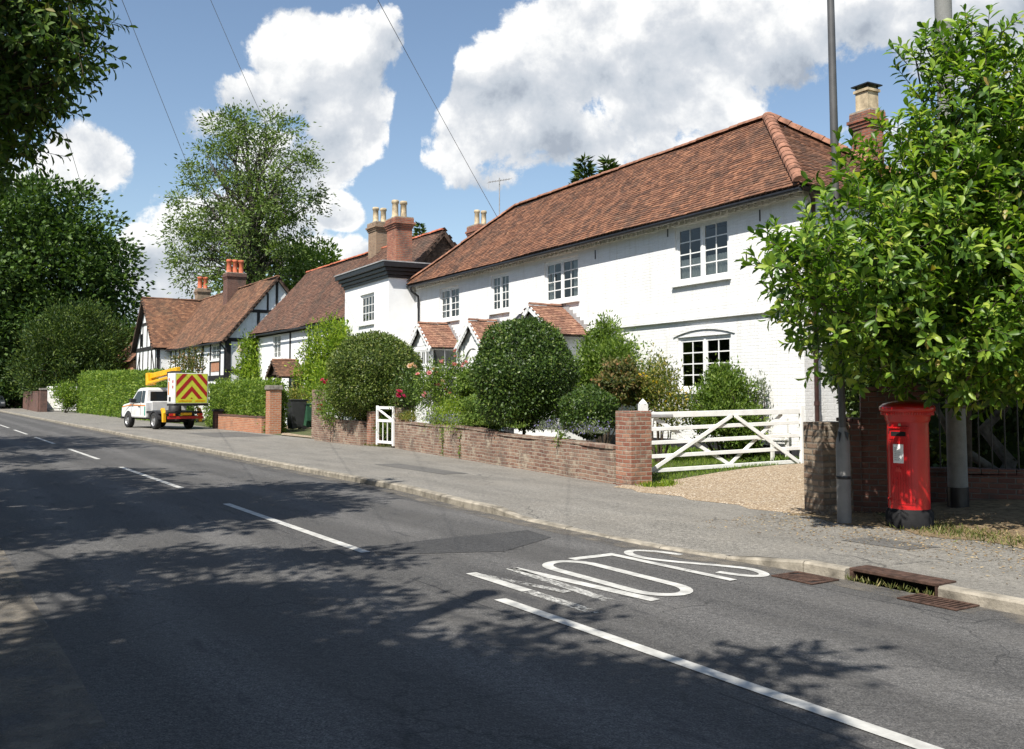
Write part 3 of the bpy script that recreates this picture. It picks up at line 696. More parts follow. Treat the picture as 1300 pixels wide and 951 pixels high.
# gutter dust line
def gdust(name, t0, t1, s0=-120, s1=10):
    m, nt, b = newmat('gutter_dust'); co = coords(nt); b.inputs['Base Color'].default_value = (.20, .175, .14, 1); b.inputs['Roughness'].default_value = 1
    a = ramp(nt, noise(nt, co, 2.2, 8, .72), [(.40, 0), (.62, .75)]); t = nd(nt, 'ShaderNodeBsdfTransparent'); mx = nd(nt, 'ShaderNodeMixShader')
    nt.links.new(a, mx.inputs[0]); nt.links.new(t.outputs[0], mx.inputs[1]); nt.links.new(b.outputs[0], mx.inputs[2]); nt.links.new(mx.outputs[0], nt.nodes['Material Output'].inputs[0])
    sheet(name, [s for s in SS if s0 <= s <= s1], (lambda s: (kf(s)-t1, kf(s)-t0)) if t0 < 1 and name == 'gutter_dust' else (lambda s: (KN+t0, KN+t1)), m, dz=.004, nt_=2)
gdust('gutter_dust', .01, .3); gdust('near_gutter_dust', .01, .55)
# gravel drive
def drive_t(s): return (wl(s)-.02, wl(s)+14)
hx0 = .62
mb = MB(); vs = []; NX, NY = 10, 30
for i in range(NX+1):
    for j in range(NY+1):
        x = hx0+(5.05-hx0)*i/NX; y = -5.40+16*(j/NY)**1.3
        if j == 0: y += .12*sin(i*2.1)
        p = H.W(x, y); vs.append((p.x, p.y, max(gh(p.x, p.y), .1)+(.003 if j == 0 else .035+.008*sin(x*3+y*2))))
fs = [(i*(NY+1)+j, (i+1)*(NY+1)+j, (i+1)*(NY+1)+j+1, i*(NY+1)+j+1) for i in range(NX) for j in range(NY)]
mb.faces(vs, fs, sm=True); o = mb.build('gravel_drive', M['gravel']); o['kind'] = 'structure'
# leaf litter strip around the posts, at the back of the pavement
mb = MB(); vs = []; NX, NY = 30, 8
for i in range(NX+1):
    for j in range(NY+1):
        s_ = -9.0+i*.35; t_ = wl(s_)-.35+.15*sin(i*1.7)*(j == 0)+j*.55; p = R.W(s_, t_)
        vs.append((p.x, p.y, max(ht(s_, t_), .1)+.006+.03*sm(j/3)*(1+sin(i*.9+j))*.5))
fs = [(i*(NY+1)+j, (i+1)*(NY+1)+j, (i+1)*(NY+1)+j+1, i*(NY+1)+j+1) for i in range(NX) for j in range(NY)]
mb.faces(vs, fs, sm=True); o = mb.build('earth_verge', M['litter']); o['kind'] = 'structure'
if o.data.polygons[0].normal.z < 0: o.data.flip_normals()
# scattered litter leaves
N = 5200; ss = -9.2+rng.random(N)*4.6; tt = np.array([wl(s) for s in ss])-.15-(rng.random(N)**2.2)*2.2+rng.random(N)*1.3
P = [(*R.W(s, t).xy, max(pz(s, t) if t < wl(s) else ht(s, t)+.03, .02)+.008) for s, t in zip(ss, tt)]
D = rng.normal(size=(N, 3))*np.array([1, 1, .12]); o = leaves('fallen_leaves', P, D, .035, M['litterleaf'], nrm=np.tile([0, 0, 1.], (N, 1))+rng.normal(size=(N, 3))*.25); o['kind'] = 'stuff'; tag(o, 'dry fallen leaves scattered round the pillar box and posts', 'fallen leaves')
pp_ = [G(357, 553), G(398, 557), G(400, 549), G(392, 541, .12), G(362, 541, .12)]
mb = MB(); q = [(p.x, p.y, max(.1, gh(p.x, p.y))+.03) for p in pp_]; q = q if (Vector(q[1])-Vector(q[0])).cross(Vector(q[2])-Vector(q[0])).z > 0 else q[::-1]; mb.poly(q); mb.build('path', M['gravel'])['kind'] = 'structure'
# ---- road markings
def ribbon(mb, pts, wd, z=.006, px=True, wf=None):
    q = [Vector(R.loc(G(a, b, 0))[:2]) if px else Vector((a, b)) for a, b in pts]; L = []
    for i, p in enumerate(q):
        d = (q[min(i+1, len(q)-1)]-q[max(i-1, 0)]).normalized(); n = Vector((-d.y, d.x)); L.append((p+n*wd/2, p-n*wd/2))
    for i in range(len(q)-1):
        vs = []
        for c in (L[i][0], L[i+1][0], L[i+1][1], L[i][1]):
            w_ = R.W(c.x, c.y); vs.append((w_.x, w_.y, z))
        v = [Vector(a) for a in vs]
        if (v[1]-v[0]).cross(v[2]-v[0]).z < 0: vs = vs[::-1]
        mb.poly(vs)
def mark(name, pts, wd, mat, label, cat='road marking', px=True, group=None, z=.006):
    mb = MB(); ribbon(mb, pts, wd, z, px); c = pts[0]
    p = G(*c, 0) if px else R.W(*c); p = Vector((p.x, p.y, z))
    return tag(mb.build(name, mat, o0=p), label, cat, group)
dl = ['white centre line dash running off the bottom of the road past the painted letters', 'white centre line dash in the sun left of the painted word', 'white centre line dash second from the painted word, crossing tree shade',
      'white centre line dash third from the painted word', 'white centre line dash fourth from the painted word, level with the white truck', 'white centre line dash fifth from the painted word, far up the road', 'farthest visible white centre line dash']
for i, (a, b) in enumerate([(-6.95, -.9), (-15.24, -9.76), (-24.2, -18.2), (-32.9, -27.4), (-42.8, -36.6), (-51.8, -45.8), (-60.8, -54.8)]):
    n = 12; mark('centre_line_dash', [(a+(b-a)*k/n, 4.29) for k in range(n+1)], .115, M['paint'], dl[i], px=False, group='dashes of the road centre line')
word = empty('painted_word', R.W(-7.2, 5.9), 0, 'large white worn letters reading SLOW painted on the far lane', 'road marking')
def letter(name, strokes, mat):
    mb = MB()
    for k, (pts, wd) in enumerate(strokes): ribbon(mb, pts, wd, .006+.002*k, False)
    o = mb.build(name, mat, word); o.data.transform(Matrix.Translation(-word.location)); return o
def stad(s0, s1, t0, t1, n=12):
    c = (t0+t1)/2; r = (t1-t0)/2; e = .34; pts = []
    for k in range(n+1): a = pi/2+pi*k/n; pts.append((s0+e+e*cos(a), c+r*sin(a)))
    for k in range(n+1): a = -pi/2+pi*k/n; pts.append((s1-e+e*cos(a), c+r*sin(a)))
    return pts+[pts[0]]
def bez(P_, n=10):
    out = []
    P_ = [P_[0]]+P_+[P_[-1]]
    for i in range(1, len(P_)-2):
        p0, p1, p2, p3 = [Vector(p) for p in P_[i-1:i+3]]
        for k in range(n):
            t = k/n; out.append(tuple(.5*((2*p1)+(p2-p0)*t+(2*p0-5*p1+4*p2-p3)*t*t+(3*p1-p0-3*p2+p3)*t**3)))
    return out+[P_[-1]]
letter('letter_s', [(bez([(-7.78, 7.12), (-8.1, 7.03), (-8.27, 6.84), (-8.12, 6.68), (-7.8, 6.66), (-7.45, 6.80), (-7.1, 7.0), (-6.8, 7.12), (-6.55, 7.06), (-6.48, 6.93), (-6.6, 6.82), (-6.85, 6.74)]), .10)], M['paint_mid'])
letter('letter_l', [([(-8.2, 5.95), (-8.2, 6.52)], .13), ([(-8.26+.1*k, 6.49+.004*k) for k in range(19)], .10)], M['paint_mid'])
letter('letter_o', [(stad(-8.15, -6.28, 5.47, 5.97), .115)], M['paint'])
letter('letter_w', [([(-8.1+.19*k, 5.15+.023*k) for k in range(11)], .12)], M['paint'])
letter('letter_w', [([(-8.1+.17*k, 5.13-.009*k) for k in range(11)], .12), ([(-8.06+.12*k, 4.66+.028*k) for k in range(11)], .10)], M['paint_worn'])
letter('letter_w', [([(-8.1+.2*k, 4.67) for k in range(6)], .12)], M['paint'])
letter('letter_w', [([(-7.08+.2*k, 4.67) for k in range(6)], .12)], M['paint_worn'])
word.children[-4].name = 'letter_w'
# ---- drains
def grate(s0, s1, t0, t1, label, diag):
    c = R.W((s0+s1)/2, (t0+t1)/2, 0); r = empty('drain_grate', c, R.rz, label, 'drain grate', 'iron drain grates in the gutter')
    a, b = (s1-s0)/2, (t1-t0)/2; mb = MB(); z0, z1 = .003, .016
    mb.box(-a, a, -b, -b+.03, z0, z1); mb.box(-a, a, b-.03, b, z0, z1); mb.box(-a, -a+.03, -b+.03, b-.03, z0, z1); mb.box(a-.03, a, -b+.03, b-.03, z0, z1)
    mb.build('frame', M['rust'], r, bevel=.003)
    mb = MB(); mb.poly([(-a+.03, -b+.03, .0045), (a-.03, -b+.03, .0045), (a-.03, b-.03, .0045), (-a+.03, b-.03, .0045)]); mb.build('opening', M['void'], r)
    mb = MB(); n = 9
    for k in range(n):
        x = -a+.05+(2*a-.1)*(k+.5)/n
        if diag: mb.beam((max(-a+.03, x-.08), -b+.03, .010), (min(a-.03, x+.08), b-.03, .010), .022, .010)
        else: mb.box(x-.011, x+.011, -b+.03, b-.03, .006, .0145)
    mb.build('bars', M['rust'], r)
grate(-6.42, -5.93, 7.02, 7.40, 'rusty iron drain grate with slanting bars, left of the kerb inlet', True)
grate(-5.15, -4.60, 7.16, 7.49, 'rusty iron drain grate below the kerb inlet slot', False)
r = empty('kerb_inlet', R.W(-5.45, KF+.02, 0), R.rz, 'rusty iron gully inlet with dark slot set into the kerb', 'drain inlet')
mb = MB(); mb.box(-.46, .46, .0, .26, .088, .116); mb.box(-.46, -.42, 0, .24, 0, .0865); mb.box(.42, .46, 0, .24, 0, .0865); mb.build('cover', M['rust'], r, bevel=.004)
mb = MB(); mb.box(-.418, .418, .10, .24, 0.001, .0865); mb.build('slot', M['void'], r)
def weedrow(name, pts, n, sz, label, mat='lf_weed', spread=.08):
    P = []; D = []
    for _ in range(n):
        i = random.randrange(len(pts)-1); p = Vector(pts[i]).lerp(Vector(pts[i+1]), random.random())
        P.append((p.x+random.gauss(0, spread), p.y+random.gauss(0, spread), p.z)); D.append((random.gauss(0, .5), random.gauss(0, .5), .8))
    P = np.array(P); o = leaves(name, P, D, sz, M[mat], asp=.16, loc=tuple(P[0])); tag(o, label, 'weeds'); o['kind'] = 'stuff'; return o
def Rw(s, t, z=0): p = R.W(s, t); return (p.x, p.y, z)
weedrow('gutter_weeds', [Rw(-5.9, 7.5, .0), Rw(-5.0, 7.5, 0)], 160, .06, 'small green weeds sprouting in the gutter by the inlet slot', spread=.03)
weedrow('verge_weeds', [Rw(-7.5, 11.0, .1), Rw(-6.8, 10.5, .1), Rw(-5.5, 10.45, .1)], 1300, .075, 'weeds and dry grass at the foot of the concrete pole', spread=.24)
weedrow('wall_foot_weeds', [Rw(-28.4, 12.42, .1), Rw(-26.9, 12.5, .1)], 500, .09, 'dry grass at the wall foot beside the wicket gate', spread=.1)
weedrow('wall_foot_weeds', [Rw(-12.9, 10.95, .1), Rw(-12.6, 11.1, .1), Rw(-12.8, 11.5, .12)], 380, .13, 'green tuft at the foot of the brick gate pier', mat='lf_bright', spread=.09)
# ================================================================== WHITE HOUSE
hs = empty('white_house', (*H.o.xy, .1), H.rz, 'long white painted brick house with red hipped roof and three small gabled porches', 'house')
Z0 = -.1                      # local z of road level: children live in the frame of the Empty
def shift(o, dz):             # move mesh data so world z values can be used directly
    for c in [o]+list(o.children_recursive):
        if c.type == 'MESH' and not c.get('_sh'):
            c.data.transform(Matrix.Translation((0, 0, dz))); c['_sh'] = 1
def finish(root, dz):
    seen = set()
    for c in root.children_recursive:
        if c.type == 'MESH' and c.data.name not in seen: seen.add(c.data.name); c.data.transform(Matrix.Translation((0, 0, dz)))
def roofplane(tm, sm_, A, B, C, D, tw=.165, ga=.105, mi=0, sag=.03, seed=0, thick=.10, smi=0, **k):
    A, B, C, D = map(Vector, (A, B, C, D)); ux = (B-A).normalized(); w_ = D-A; vv = (w_-ux*w_.dot(ux)).normalized()
    n = ux.cross(vv); q = [((p-A).dot(ux), (p-A).dot(vv)) for p in (A, B, C, D)]; T = max(q[2][1], q[3][1])
    def ins(s_, t_):
        if t_ < -.02 or t_ > T: return False
        l = q[0][0]+(q[3][0]-q[0][0])*t_/q[3][1] if q[3][1] > 0 else 0
        r_ = q[1][0]+(q[2][0]-q[1][0])*t_/q[2][1]
        return l-.02 <= s_ <= r_+.02
    tiles(tm, A, ux, vv, ins, min(q[0][0], q[3][0]), max(q[1][0], q[2][0]), 0, T, tw, ga, mi, sag, seed=seed, **k)
    pts = [A, B, C, D] if (C-D).length > .01 else [A, B, C]
    sm_.prism([p-n*(.012+sag) for p in pts], -n*thick, smi)
ops = [(-4.27, -2.28, 4.50, 5.95), (-10.67, -8.73, 4.53, 5.84), (-14.25, -12.96, 4.53, 5.82), (-18.46, -16.75, 4.52, 5.76), (-4.2, -2.25, 1.82, 3.15), (-7.9, -6.15, 1.82, 3.12)]
mb = MB(); walls(mb, -20.8, 0, .1, 6.14, 0, ops, .13)
mb.poly([(0, 0, .1), (0, 4.6, .1), (0, 4.6, 6.14), (0, 0, 6.14)]); mb.poly([(0, 4.6, .1), (-20.8, 4.6, .1), (-20.8, 4.6, 6.14), (0, 4.6, 6.14)]); mb.poly([(-20.8, 4.6, .1), (-20.8, 0, .1), (-20.8, 0, 6.14), (-20.8, 4.6, 6.14)])
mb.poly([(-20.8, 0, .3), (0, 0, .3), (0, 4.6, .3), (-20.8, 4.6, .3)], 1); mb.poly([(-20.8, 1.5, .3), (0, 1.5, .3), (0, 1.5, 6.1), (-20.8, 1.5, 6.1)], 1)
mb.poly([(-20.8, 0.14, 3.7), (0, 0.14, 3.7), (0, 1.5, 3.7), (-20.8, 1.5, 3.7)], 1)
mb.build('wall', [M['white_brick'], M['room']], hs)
# arched heads filled in above the ground-floor casements (segmental)
def arch(mb, x0, x1, z, rise, y, th=.05):
    n = 10
    for k in range(n):
        a = x0+(x1-x0)*k/n; b = x0+(x1-x0)*(k+1)/n; f = lambda x: z+rise*(1-((x-(x0+x1)/2)/((x1-x0)/2))**2)
        mb.prism([(a, y-th, f(a)), (b, y-th, f(b)), (b, y-th, f(b)+.11), (a, y-th, f(a)+.11)], (0, th, 0))
mb = MB(); arch(mb, -4.34, -2.11, 3.16, .15, 0, .035); mb.build('arched_lintel', M['white_brick'], hs); mb = MB(); arch(mb, -8.0, -6.05, 3.13, .15, 0, .035); mb.build('arched_lintel', M['white_brick'], hs)
mb = MB(); mb.box(-8.2, -.002, -.055, -.002, 3.62, 3.90); mb.box(-8.2, .05, -.085, -.002, 3.55, 3.617); mb.build('string_course', M['white_brick'], hs)
mb = MB(); mb.box(-20.7, .035, -.05, -.002, 5.955, 6.03); mb.box(.002, .05, -.0, 4.6, 5.96, 6.1)
x = -20.6
while x < 0: mb.box(x, x+.11, -.10, -.052, 5.97, 6.05); x += .22
mb.box(-20.7, .09, -.13, -.002, 6.055, 6.12); mb.build('eaves_course', M['old_white'], hs)
mb = MB(); mb.box(-20.7, .012, -.012, -.001, .1, .62); mb.box(.001, .013, 0, 4.6, .1, .62); mb.build('plinth', M['plinth'], hs)
for (o_, li, cu) in ((ops[0], 2, 'net'), (ops[1], 2, 'sides'), (ops[2], 2, 'blind'), (ops[3], 2, 'sides'), (ops[4], 2, None), (ops[5], 2, None)):
    window(hs, *o_, 0, li, 2, 4, fr=.07, bar=.028, curtain=cu)
tm = MB(); sb = MB(); E0 = 6.13; RZ = 8.86; RY = 2.3; XL, XR = -21.0, .34; RL, RR = -16.5, -3.3
roofplane(tm, sb, (XL, -.38, E0), (XR, -.38, E0), (RR, RY, RZ), (RL, RY, RZ), seed=1, sag=.028)
roofplane(tm, sb, (XR, -.38, E0), (XR, 5.0, E0), (RR, RY, RZ), (RR, RY, RZ), seed=2)
roofplane(tm, sb, (XL, 5.0, E0), (XL, -.38, E0), (RL, RY, RZ), (RL, RY, RZ), seed=3)
roofplane(tm, sb, (XR, 5.0, E0), (XL, 5.0, E0), (RL, RY, RZ), (RR, RY, RZ), tw=.33, ga=.2, seed=4)
rf = tm.build('roof', M['tile'], hs); sb.build('roof_deck', M['under'], rf)
mb = MB(); ridge_run(mb, (RL, RY, RZ+.03), (RR, RY, RZ+.03), .12); ridge_run(mb, (XR-.02, -.36, E0+.07), (RR, RY, RZ+.06), .15, .3); ridge_run(mb, (XR, 5, E0+.03), (RR, RY, RZ+.03), .19, .3); ridge_run(mb, (XL, -.36, E0+.07), (RL, RY, RZ+.05), .12)
mb.build('ridge_tiles', M['ridge'], rf)
mb = MB(); mb.tube([(-20.9, -.342, 6.045), (.3, -.342, 6.045)], .048, 8); mb.build('gutter', M['black'], hs)
mb = MB(); mb.tube([(-20.35, -.40, 6.0), (-20.35, -.38, 5.85), (-20.32, -.09, 5.65), (-20.32, -.07, 5.4), (-20.32, -.07, .4)], .045, 8); mb.build('downpipe', M['black'], hs)
m_ = plain('brown_pipe', (.05, .025, .022), .4, 0, .2); mb = MB(); mb.tube([(.09, .25, .35), (.09, .25, 5.9), (.25, .0, 6.05)], .05, 8)
for z in (1.5, 2.6, 4.0): mb.lathe([(.062, 0), (.062, .09)], (.09, .25, z), 8)
mb.build('downpipe', m_, hs)
mb = MB()
for px, py in ((848, 293), (965, 272), (700, 352), (756, 322), (948, 325)):
    q = H.fac(px, py); MB().box(q[0]-.012, q[0]+.012, -.02, -.002, q[2]-.16, q[2]+.1).build('wall_tie', M['timber'], hs)
# chimneys of the white house
q = H.fac(607, 287, 2.9); stack(hs, -21.0+.2, 2.95, 4.0, q[2]-.05, .95, .7, M['chim'], [(0, -.16), (0, .16)], M['cream'], poth=.66, potr=.12)
c = stack(hs, -2.4, 4.95, .1, 9.1, .6, .5, M['chim'], [], M['cream'])
mb = MB(); mb.box(-2.60, -2.20, 4.75, 5.15, 9.10, 9.66); mb.box(-2.64, -2.16, 4.71, 5.19, 9.66, 9.73); mb.build('chimney_pot', M['cream'], c)
mb = MB(); mb.box(-2.68, -2.12, 4.67, 5.23, 9.82, 9.85); [mb.box(a, a+.03, b, b+.03, 9.73, 9.82) for a in (-2.6, -2.23) for b in (4.75, 5.12)]; mb.build('cowl', M['black'], c)
# porches
def porch(root, xc, hw, pr_, zr, ze, mat, seed, y0=0, back=.0, ov=.12, tw=.15, ga=.11, flash=True, scallop=True, bmat=None):
    tm = MB(); sb = MB(); yf = y0-pr_-.1
    dz = (zr-ze)
    roofplane(tm, sb, (xc+hw+ov, yf, ze-dz*ov/hw), (xc+hw+ov, y0-.01, ze-dz*ov/hw), (xc, y0-.01, zr), (xc, yf, zr), tw, ga, seed=seed, sag=.004, thick=.05)
    roofplane(tm, sb, (xc-hw-ov, y0-.01, ze-dz*ov/hw), (xc-hw-ov, yf, ze-dz*ov/hw), (xc, yf, zr), (xc, y0-.01, zr), tw, ga, seed=seed+1, sag=.004, thick=.05)
    p = tm.build('porch_roof', mat, root); sb.build('roof_deck', M['under'], p)
    mb = MB(); ridge_run(mb, (xc, yf, zr+.02), (xc, y0-.05, zr+.02), .08, .3); mb.build('ridge_tiles', M['tile_mix'], p)
    bm_ = bmat or M['white_paint']
    for sgn in (-1, 1):
        mb = MB()
        a = Vector((xc+sgn*(hw+ov), yf-.02, ze-dz*ov/hw-.09)); b = Vector((xc, yf-.02, zr-.09)); mb.beam(a, b, .035, .15, up=(0, 0, 1))
        if scallop:
            for k in range(1, 7):
                c_ = a.lerp(b, k/7.5)+Vector((0, 0, -.10)); d = (b-a).normalized()
                mb.prism([c_-d*.09, c_+d*.09, c_+d*.05-Vector((0, 0, .07)), c_-d*.05-Vector((0, 0, .07))], (0, .03, 0))
        mb.build('bargeboard', bm_, p)
    mb = MB(); mb.prism([(xc-hw, yf+.16, ze), (xc+hw, yf+.16, ze), (xc, yf+.16, zr-.08)], (0, .05, 0)); mb.build('gable', bm_, p)
    if flash:
        mb = MB(); dx = hw+ov
        for k in range(8):
            t0, t1 = k/8, (k+1)/8; a = xc+dx*(1-t1); b = xc+dx*(1-t0); zt = ze-dz*ov/hw+(zr-ze+dz*ov/hw)*t1
            mb.box(a, b+.01, y0-.02-.002*(k % 2), y0-.003, zt-.1, zt+.1); mb.box(2*xc-b-.01, 2*xc-a, y0-.02-.002*(k % 2), y0-.003, zt-.1, zt+.1)
        mb.build('flashing', M['lead'], p)
    return p
# P3: bay window under its own gable
porch(hs, -9.61, 1.42, 1.05, 4.38, 3.50, M['tile_mix'], 21)
mb = MB(); walls(mb, -10.9, -8.35, .1, 3.5, -.95, [(-10.75, -8.5, 1.75, 3.2)], .1); mb.poly([(-8.35, -.95, .1), (-8.35, 0, .1), (-8.35, 0, 3.5), (-8.35, -.95, 3.5)]); mb.poly([(-10.9, 0, .1), (-10.9, -.95, .1), (-10.9, -.95, 3.5), (-10.9, 0, 3.5)])
mb.build('bay', M['render'], hs); window(hs, -10.75, -8.5, 1.75, 3.2, -.95, 3, 2, 4)
# P2: door canopy with round arch
porch(hs, -13.73, .92, 1.0, 4.2, 3.42, M['tile_mix'], 31)
mb = MB()
for sx_ in (-1, 1): mb.box(-13.73+sx_*.78-.07, -13.73+sx_*.78+.07, -1.0, -.86, .3, 3.4)
n = 14
for k in range(n):
    a0, a1 = pi*k/n, pi*(k+1)/n; f = lambda a, r: (-13.73+r*cos(a), -.97, 2.65+r*sin(a))
    mb.prism([f(a0, .62), f(a0, .72), f(a1, .72), f(a1, .62)], (0, .08, 0))
mb.prism([(-14.5, -.95, 2.65), (-14.35, -.95, 2.65)]+[(-13.73-.62*cos(pi*k/12), -.95, 2.65+.62*sin(pi*k/12)) for k in range(13)]+[(-13.11, -.95, 2.65), (-12.96, -.95, 2.65), (-12.96, -.95, 3.42), (-14.5, -.95, 3.42)], (0, .04, 0))
mb.build('porch_frame', M['white_paint'], hs)
mb = MB(); mb.box(-14.2, -13.26, -.045, -.002, .35, 2.5); mb.box(-14.1, -13.8, -.06, -.046, .5, 1.3); mb.box(-13.66, -13.36, -.06, -.046, .5, 1.3); mb.box(-14.1, -13.8, -.06, -.046, 1.45, 2.35); mb.box(-13.66, -13.36, -.06, -.046, 1.45, 2.35)
dr = mb.build('door', plain('door_paint', (.09, .12, .14), .4, 0, .1), hs); mb = MB(); mb.lathe([(0, 0), (.03, .0), (.03, .05), (0, .06)], (-13.3, -.09, 1.35), 8); mb.build('handle', M['cream'], dr)
# P1: glazed porch
porch(hs, -17.68, 1.02, 1.12, 4.36, 3.52, M['tile_mix'], 41)
px0, px1, pyf = -18.62, -16.74, -1.12
mb = MB(); walls(mb, px0, px1, .1, 3.5, pyf, [(px0+.1, px1-.1, 1.25, 3.35)], .08); mb.poly([(px1, pyf, .1), (px1, 0, .1), (px1, 0, 1.2), (px1, pyf, 1.2)]); mb.poly([(px0, 0, .1), (px0, pyf, .1), (px0, pyf, 3.5), (px0, 0, 3.5)])
mb.box(px1-.08, px1, -.1, -.003, 1.2, 3.5); mb.box(px1-.08, px1, pyf+.0, pyf+.08, 1.2, 3.5); mb.box(px1-.08, px1, pyf+.08, -.1, 3.35, 3.5); mb.box(px1-.08, px1, pyf+.08, -.1, 1.2, 1.28)
mb.build('porch_frame', M['white_paint'], hs)
window(hs, px0+.1, px1-.1, 1.25, 2.75, pyf, 4, 2, 3, .045, .02, sill=False, rec=.01); window(hs, px0+.1, px1-.1, 2.77, 3.35, pyf, 4, 2, 1, .045, .02, sill=False, rec=.01)
sw = MB()
for z0_, z1_ in ((1.28, 2.7), (2.75, 3.35)):
    for k in range(3): a = pyf+.08+(.94)*k/2; sw.box(px1-.05, px1-.01, a-.02, a+.02, z0_, z1_)
    for k in range(5 if z1_ < 3 else 2): zz = z0_+(z1_-z0_)*k/(4 if z1_ < 3 else 1); sw.box(px1-.048, px1-.012, pyf+.08, -.1, zz-.015, zz+.015)
sw = sw.build('window', M['white_paint'], hs); mb = MB(); mb.poly([(px1-.03, pyf+.08, 1.28), (px1-.03, -.1, 1.28), (px1-.03, -.1, 3.35), (px1-.03, pyf+.08, 3.35)]); mb.build('pane', M['glass'], sw)
# small wall lamp over porch
mb = MB()
for (xx, zz) in ((-9.9, 3.98),): mb.lathe([(0, .2), (.05, .18), (.16, .05), (.18, 0), (0, .02)], (xx, -1.3, zz-.05), 10); mb.beam((xx, -1.15, zz+.1), (xx, -1.3, zz+.1), .025, .025)
mb.build('lantern', M['black'], hs)
finish(hs, -.1)
# antenna
q = H.fac(634, 285, 2.3); a_ = H.W(q[0], 2.3, q[2]-.5); t_ = empty('tv_antenna', a_, 0, 'thin grey television antenna on a mast above the tiled roof', 'antenna')
mb = MB(); mb.tube([(0, 0, 0), (0, 0, 2.35)], .022, 6); mb.build('mast', M['lead'], t_)
mb = MB(); b0 = Vector((-.42, -.1, 2.15)); b1 = Vector((.42, .2, 2.35)); mb.beam(b0, b1, .022, .022)
for k in range(9):
    c_ = b0.lerp(b1, k/8); mb.beam(c_+Vector((.08, -.2, 0)), c_+Vector((-.08, .2, 0)), .01, .01)
mb.beam(b0+Vector((0, 0, -.22)), b0+Vector((0, 0, .25)), .012, .012); mb.build('aerial', M['lead'], t_)
# ================================================================== WHITE TOWER HOUSE
tw_ = empty('tower_house', H.W(-23.5, -1.15, .1), H.rz, 'square white rendered tower block with black cornice and tall brick chimney beside the long house', 'house')
tw_.location = (*H.o.xy, .1)
mb = MB(); walls(mb, -26.1, -20.82, .1, 6.5, -1.15, [(-24.15, -22.45, 4.70, 5.97)], .13)
mb.poly([(-20.82, -1.15, .1), (-20.82, 3, .1), (-20.82, 3, 6.5), (-20.82, -1.15, 6.5)]); mb.poly([(-26.1, 3, .1), (-26.1, -1.15, .1), (-26.1, -1.15, 6.5), (-26.1, 3, 6.5)]); mb.poly([(-20.82, 3, .1), (-26.1, 3, .1), (-26.1, 3, 6.5), (-20.82, 3, 6.5)])
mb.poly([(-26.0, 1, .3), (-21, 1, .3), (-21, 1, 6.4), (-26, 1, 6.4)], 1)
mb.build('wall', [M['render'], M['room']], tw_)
window(tw_, -24.15, -22.45, 4.70, 5.97, -1.15, 1, 4, 3, .08, .03, rec=.07)
mb = MB()
for k, (e, z0_, z1_) in enumerate(((.06, 6.40, 6.52), (.14, 6.52, 6.66), (.24, 6.66, 6.80), (.36, 6.80, 7.0))): mb.box(-26.1-e, -20.82+e, -1.15-e, 3+e, z0_+.002*k, z1_+.0)
mb.build('cornice', M['black'], tw_, bevel=.015)
mb = MB(); mb.box(-26.5, -20.45, -1.55, 3.4, 7.003, 7.05); mb.build('roof', M['lead'], tw_)
stack(tw_, -22.6, .02, 7.0, 9.12, 1.05, .72, M['chim'], [(0, -.2), (-.05, .2)], M['cream'], corb=.09, potr=.15, poth=.78)
finish(tw_, -.1)
# ================================================================== BROWN ROOFED COTTAGE
Mf = Fr(at(445, 500, 43), -95)
mc = empty('brown_roofed_cottage', (*Mf.o.xy, .1), Mf.rz, 'white cottage with long sagging brown roof and little tiled door hood behind the bins', 'house')
opm = [(-11.4, -10.05, 3.68, 5.0), (-5.15, -3.9, 3.78, 5.0)]
mb = MB(); walls(mb, -14.4, 3.1, .1, 5.25, 0, opm, .12)
for (a, b, c_, d) in (((-14.4, 6), (-14.4, 0), 0, 0), ((3.1, 0), (3.1, 6), 0, 0), ((3.1, 6), (-14.4, 6), 0, 0)): mb.poly([(*a, .1), (*b, .1), (*b, 5.25), (*a, 5.25)])
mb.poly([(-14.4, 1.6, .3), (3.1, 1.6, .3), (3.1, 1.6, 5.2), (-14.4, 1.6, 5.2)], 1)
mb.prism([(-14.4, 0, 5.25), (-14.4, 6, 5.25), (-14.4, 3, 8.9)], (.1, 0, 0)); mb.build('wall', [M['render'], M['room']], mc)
for k, o_ in enumerate(opm): window(mc, *o_, 0, 2, 2, 4, curtain='sides')
mb = MB(); mb.box(-14.4, 3, -.05, -.003, 5.0, 5.2); mb.box(-8.5, -8.32, -.035, -.002, .3, 5.0); mb.box(-14.42, -14.2, -.035, -.002, .1, 5.0); mb.box(-5.6, -5.45, -.035, -.002, 2.5, 5.0); mb.build('timber_frame', M['timber'], mc)
tm = MB(); sb = MB()
roofplane(tm, sb, (-14.7, -.35, 5.18), (3.3, -.35, 5.18), (3.3, 3, 9.05), (-14.3, 3, 9.05), .2, .13, seed=7, sag=.07)
roofplane(tm, sb, (3.3, 6.35, 5.18), (-14.7, 6.35, 5.18), (-14.3, 3, 9.05), (3.3, 3, 9.05), .35, .2, seed=8, sag=.03)
rf = tm.build('roof', M['tile_brown'], mc); sb.build('roof_deck', M['under'], rf)
mb = MB(); ridge_run(mb, (-14.3, 3, 9.06), (3.3, 3, 9.06), .13); mb.build('ridge_tiles', M['ridge_or'], rf)
mb = MB()
for k in range(22):
    z = 5.2+k*.165; hw = 3.0*(8.9-z)/3.7
    if hw < .1: break
    mb.prism([(3.12, 3-hw, z), (3.12, 3+hw, z), (3.12, 3+hw-.12, z+.17), (3.12, 3-hw+.12, z+.17)], (.045+.0*k, 0, 0)); mb.box(3.166, 3.19, 3-hw, 3+hw, z, z+.03)
mb.build('weatherboard_gable', M['weather'], mc)
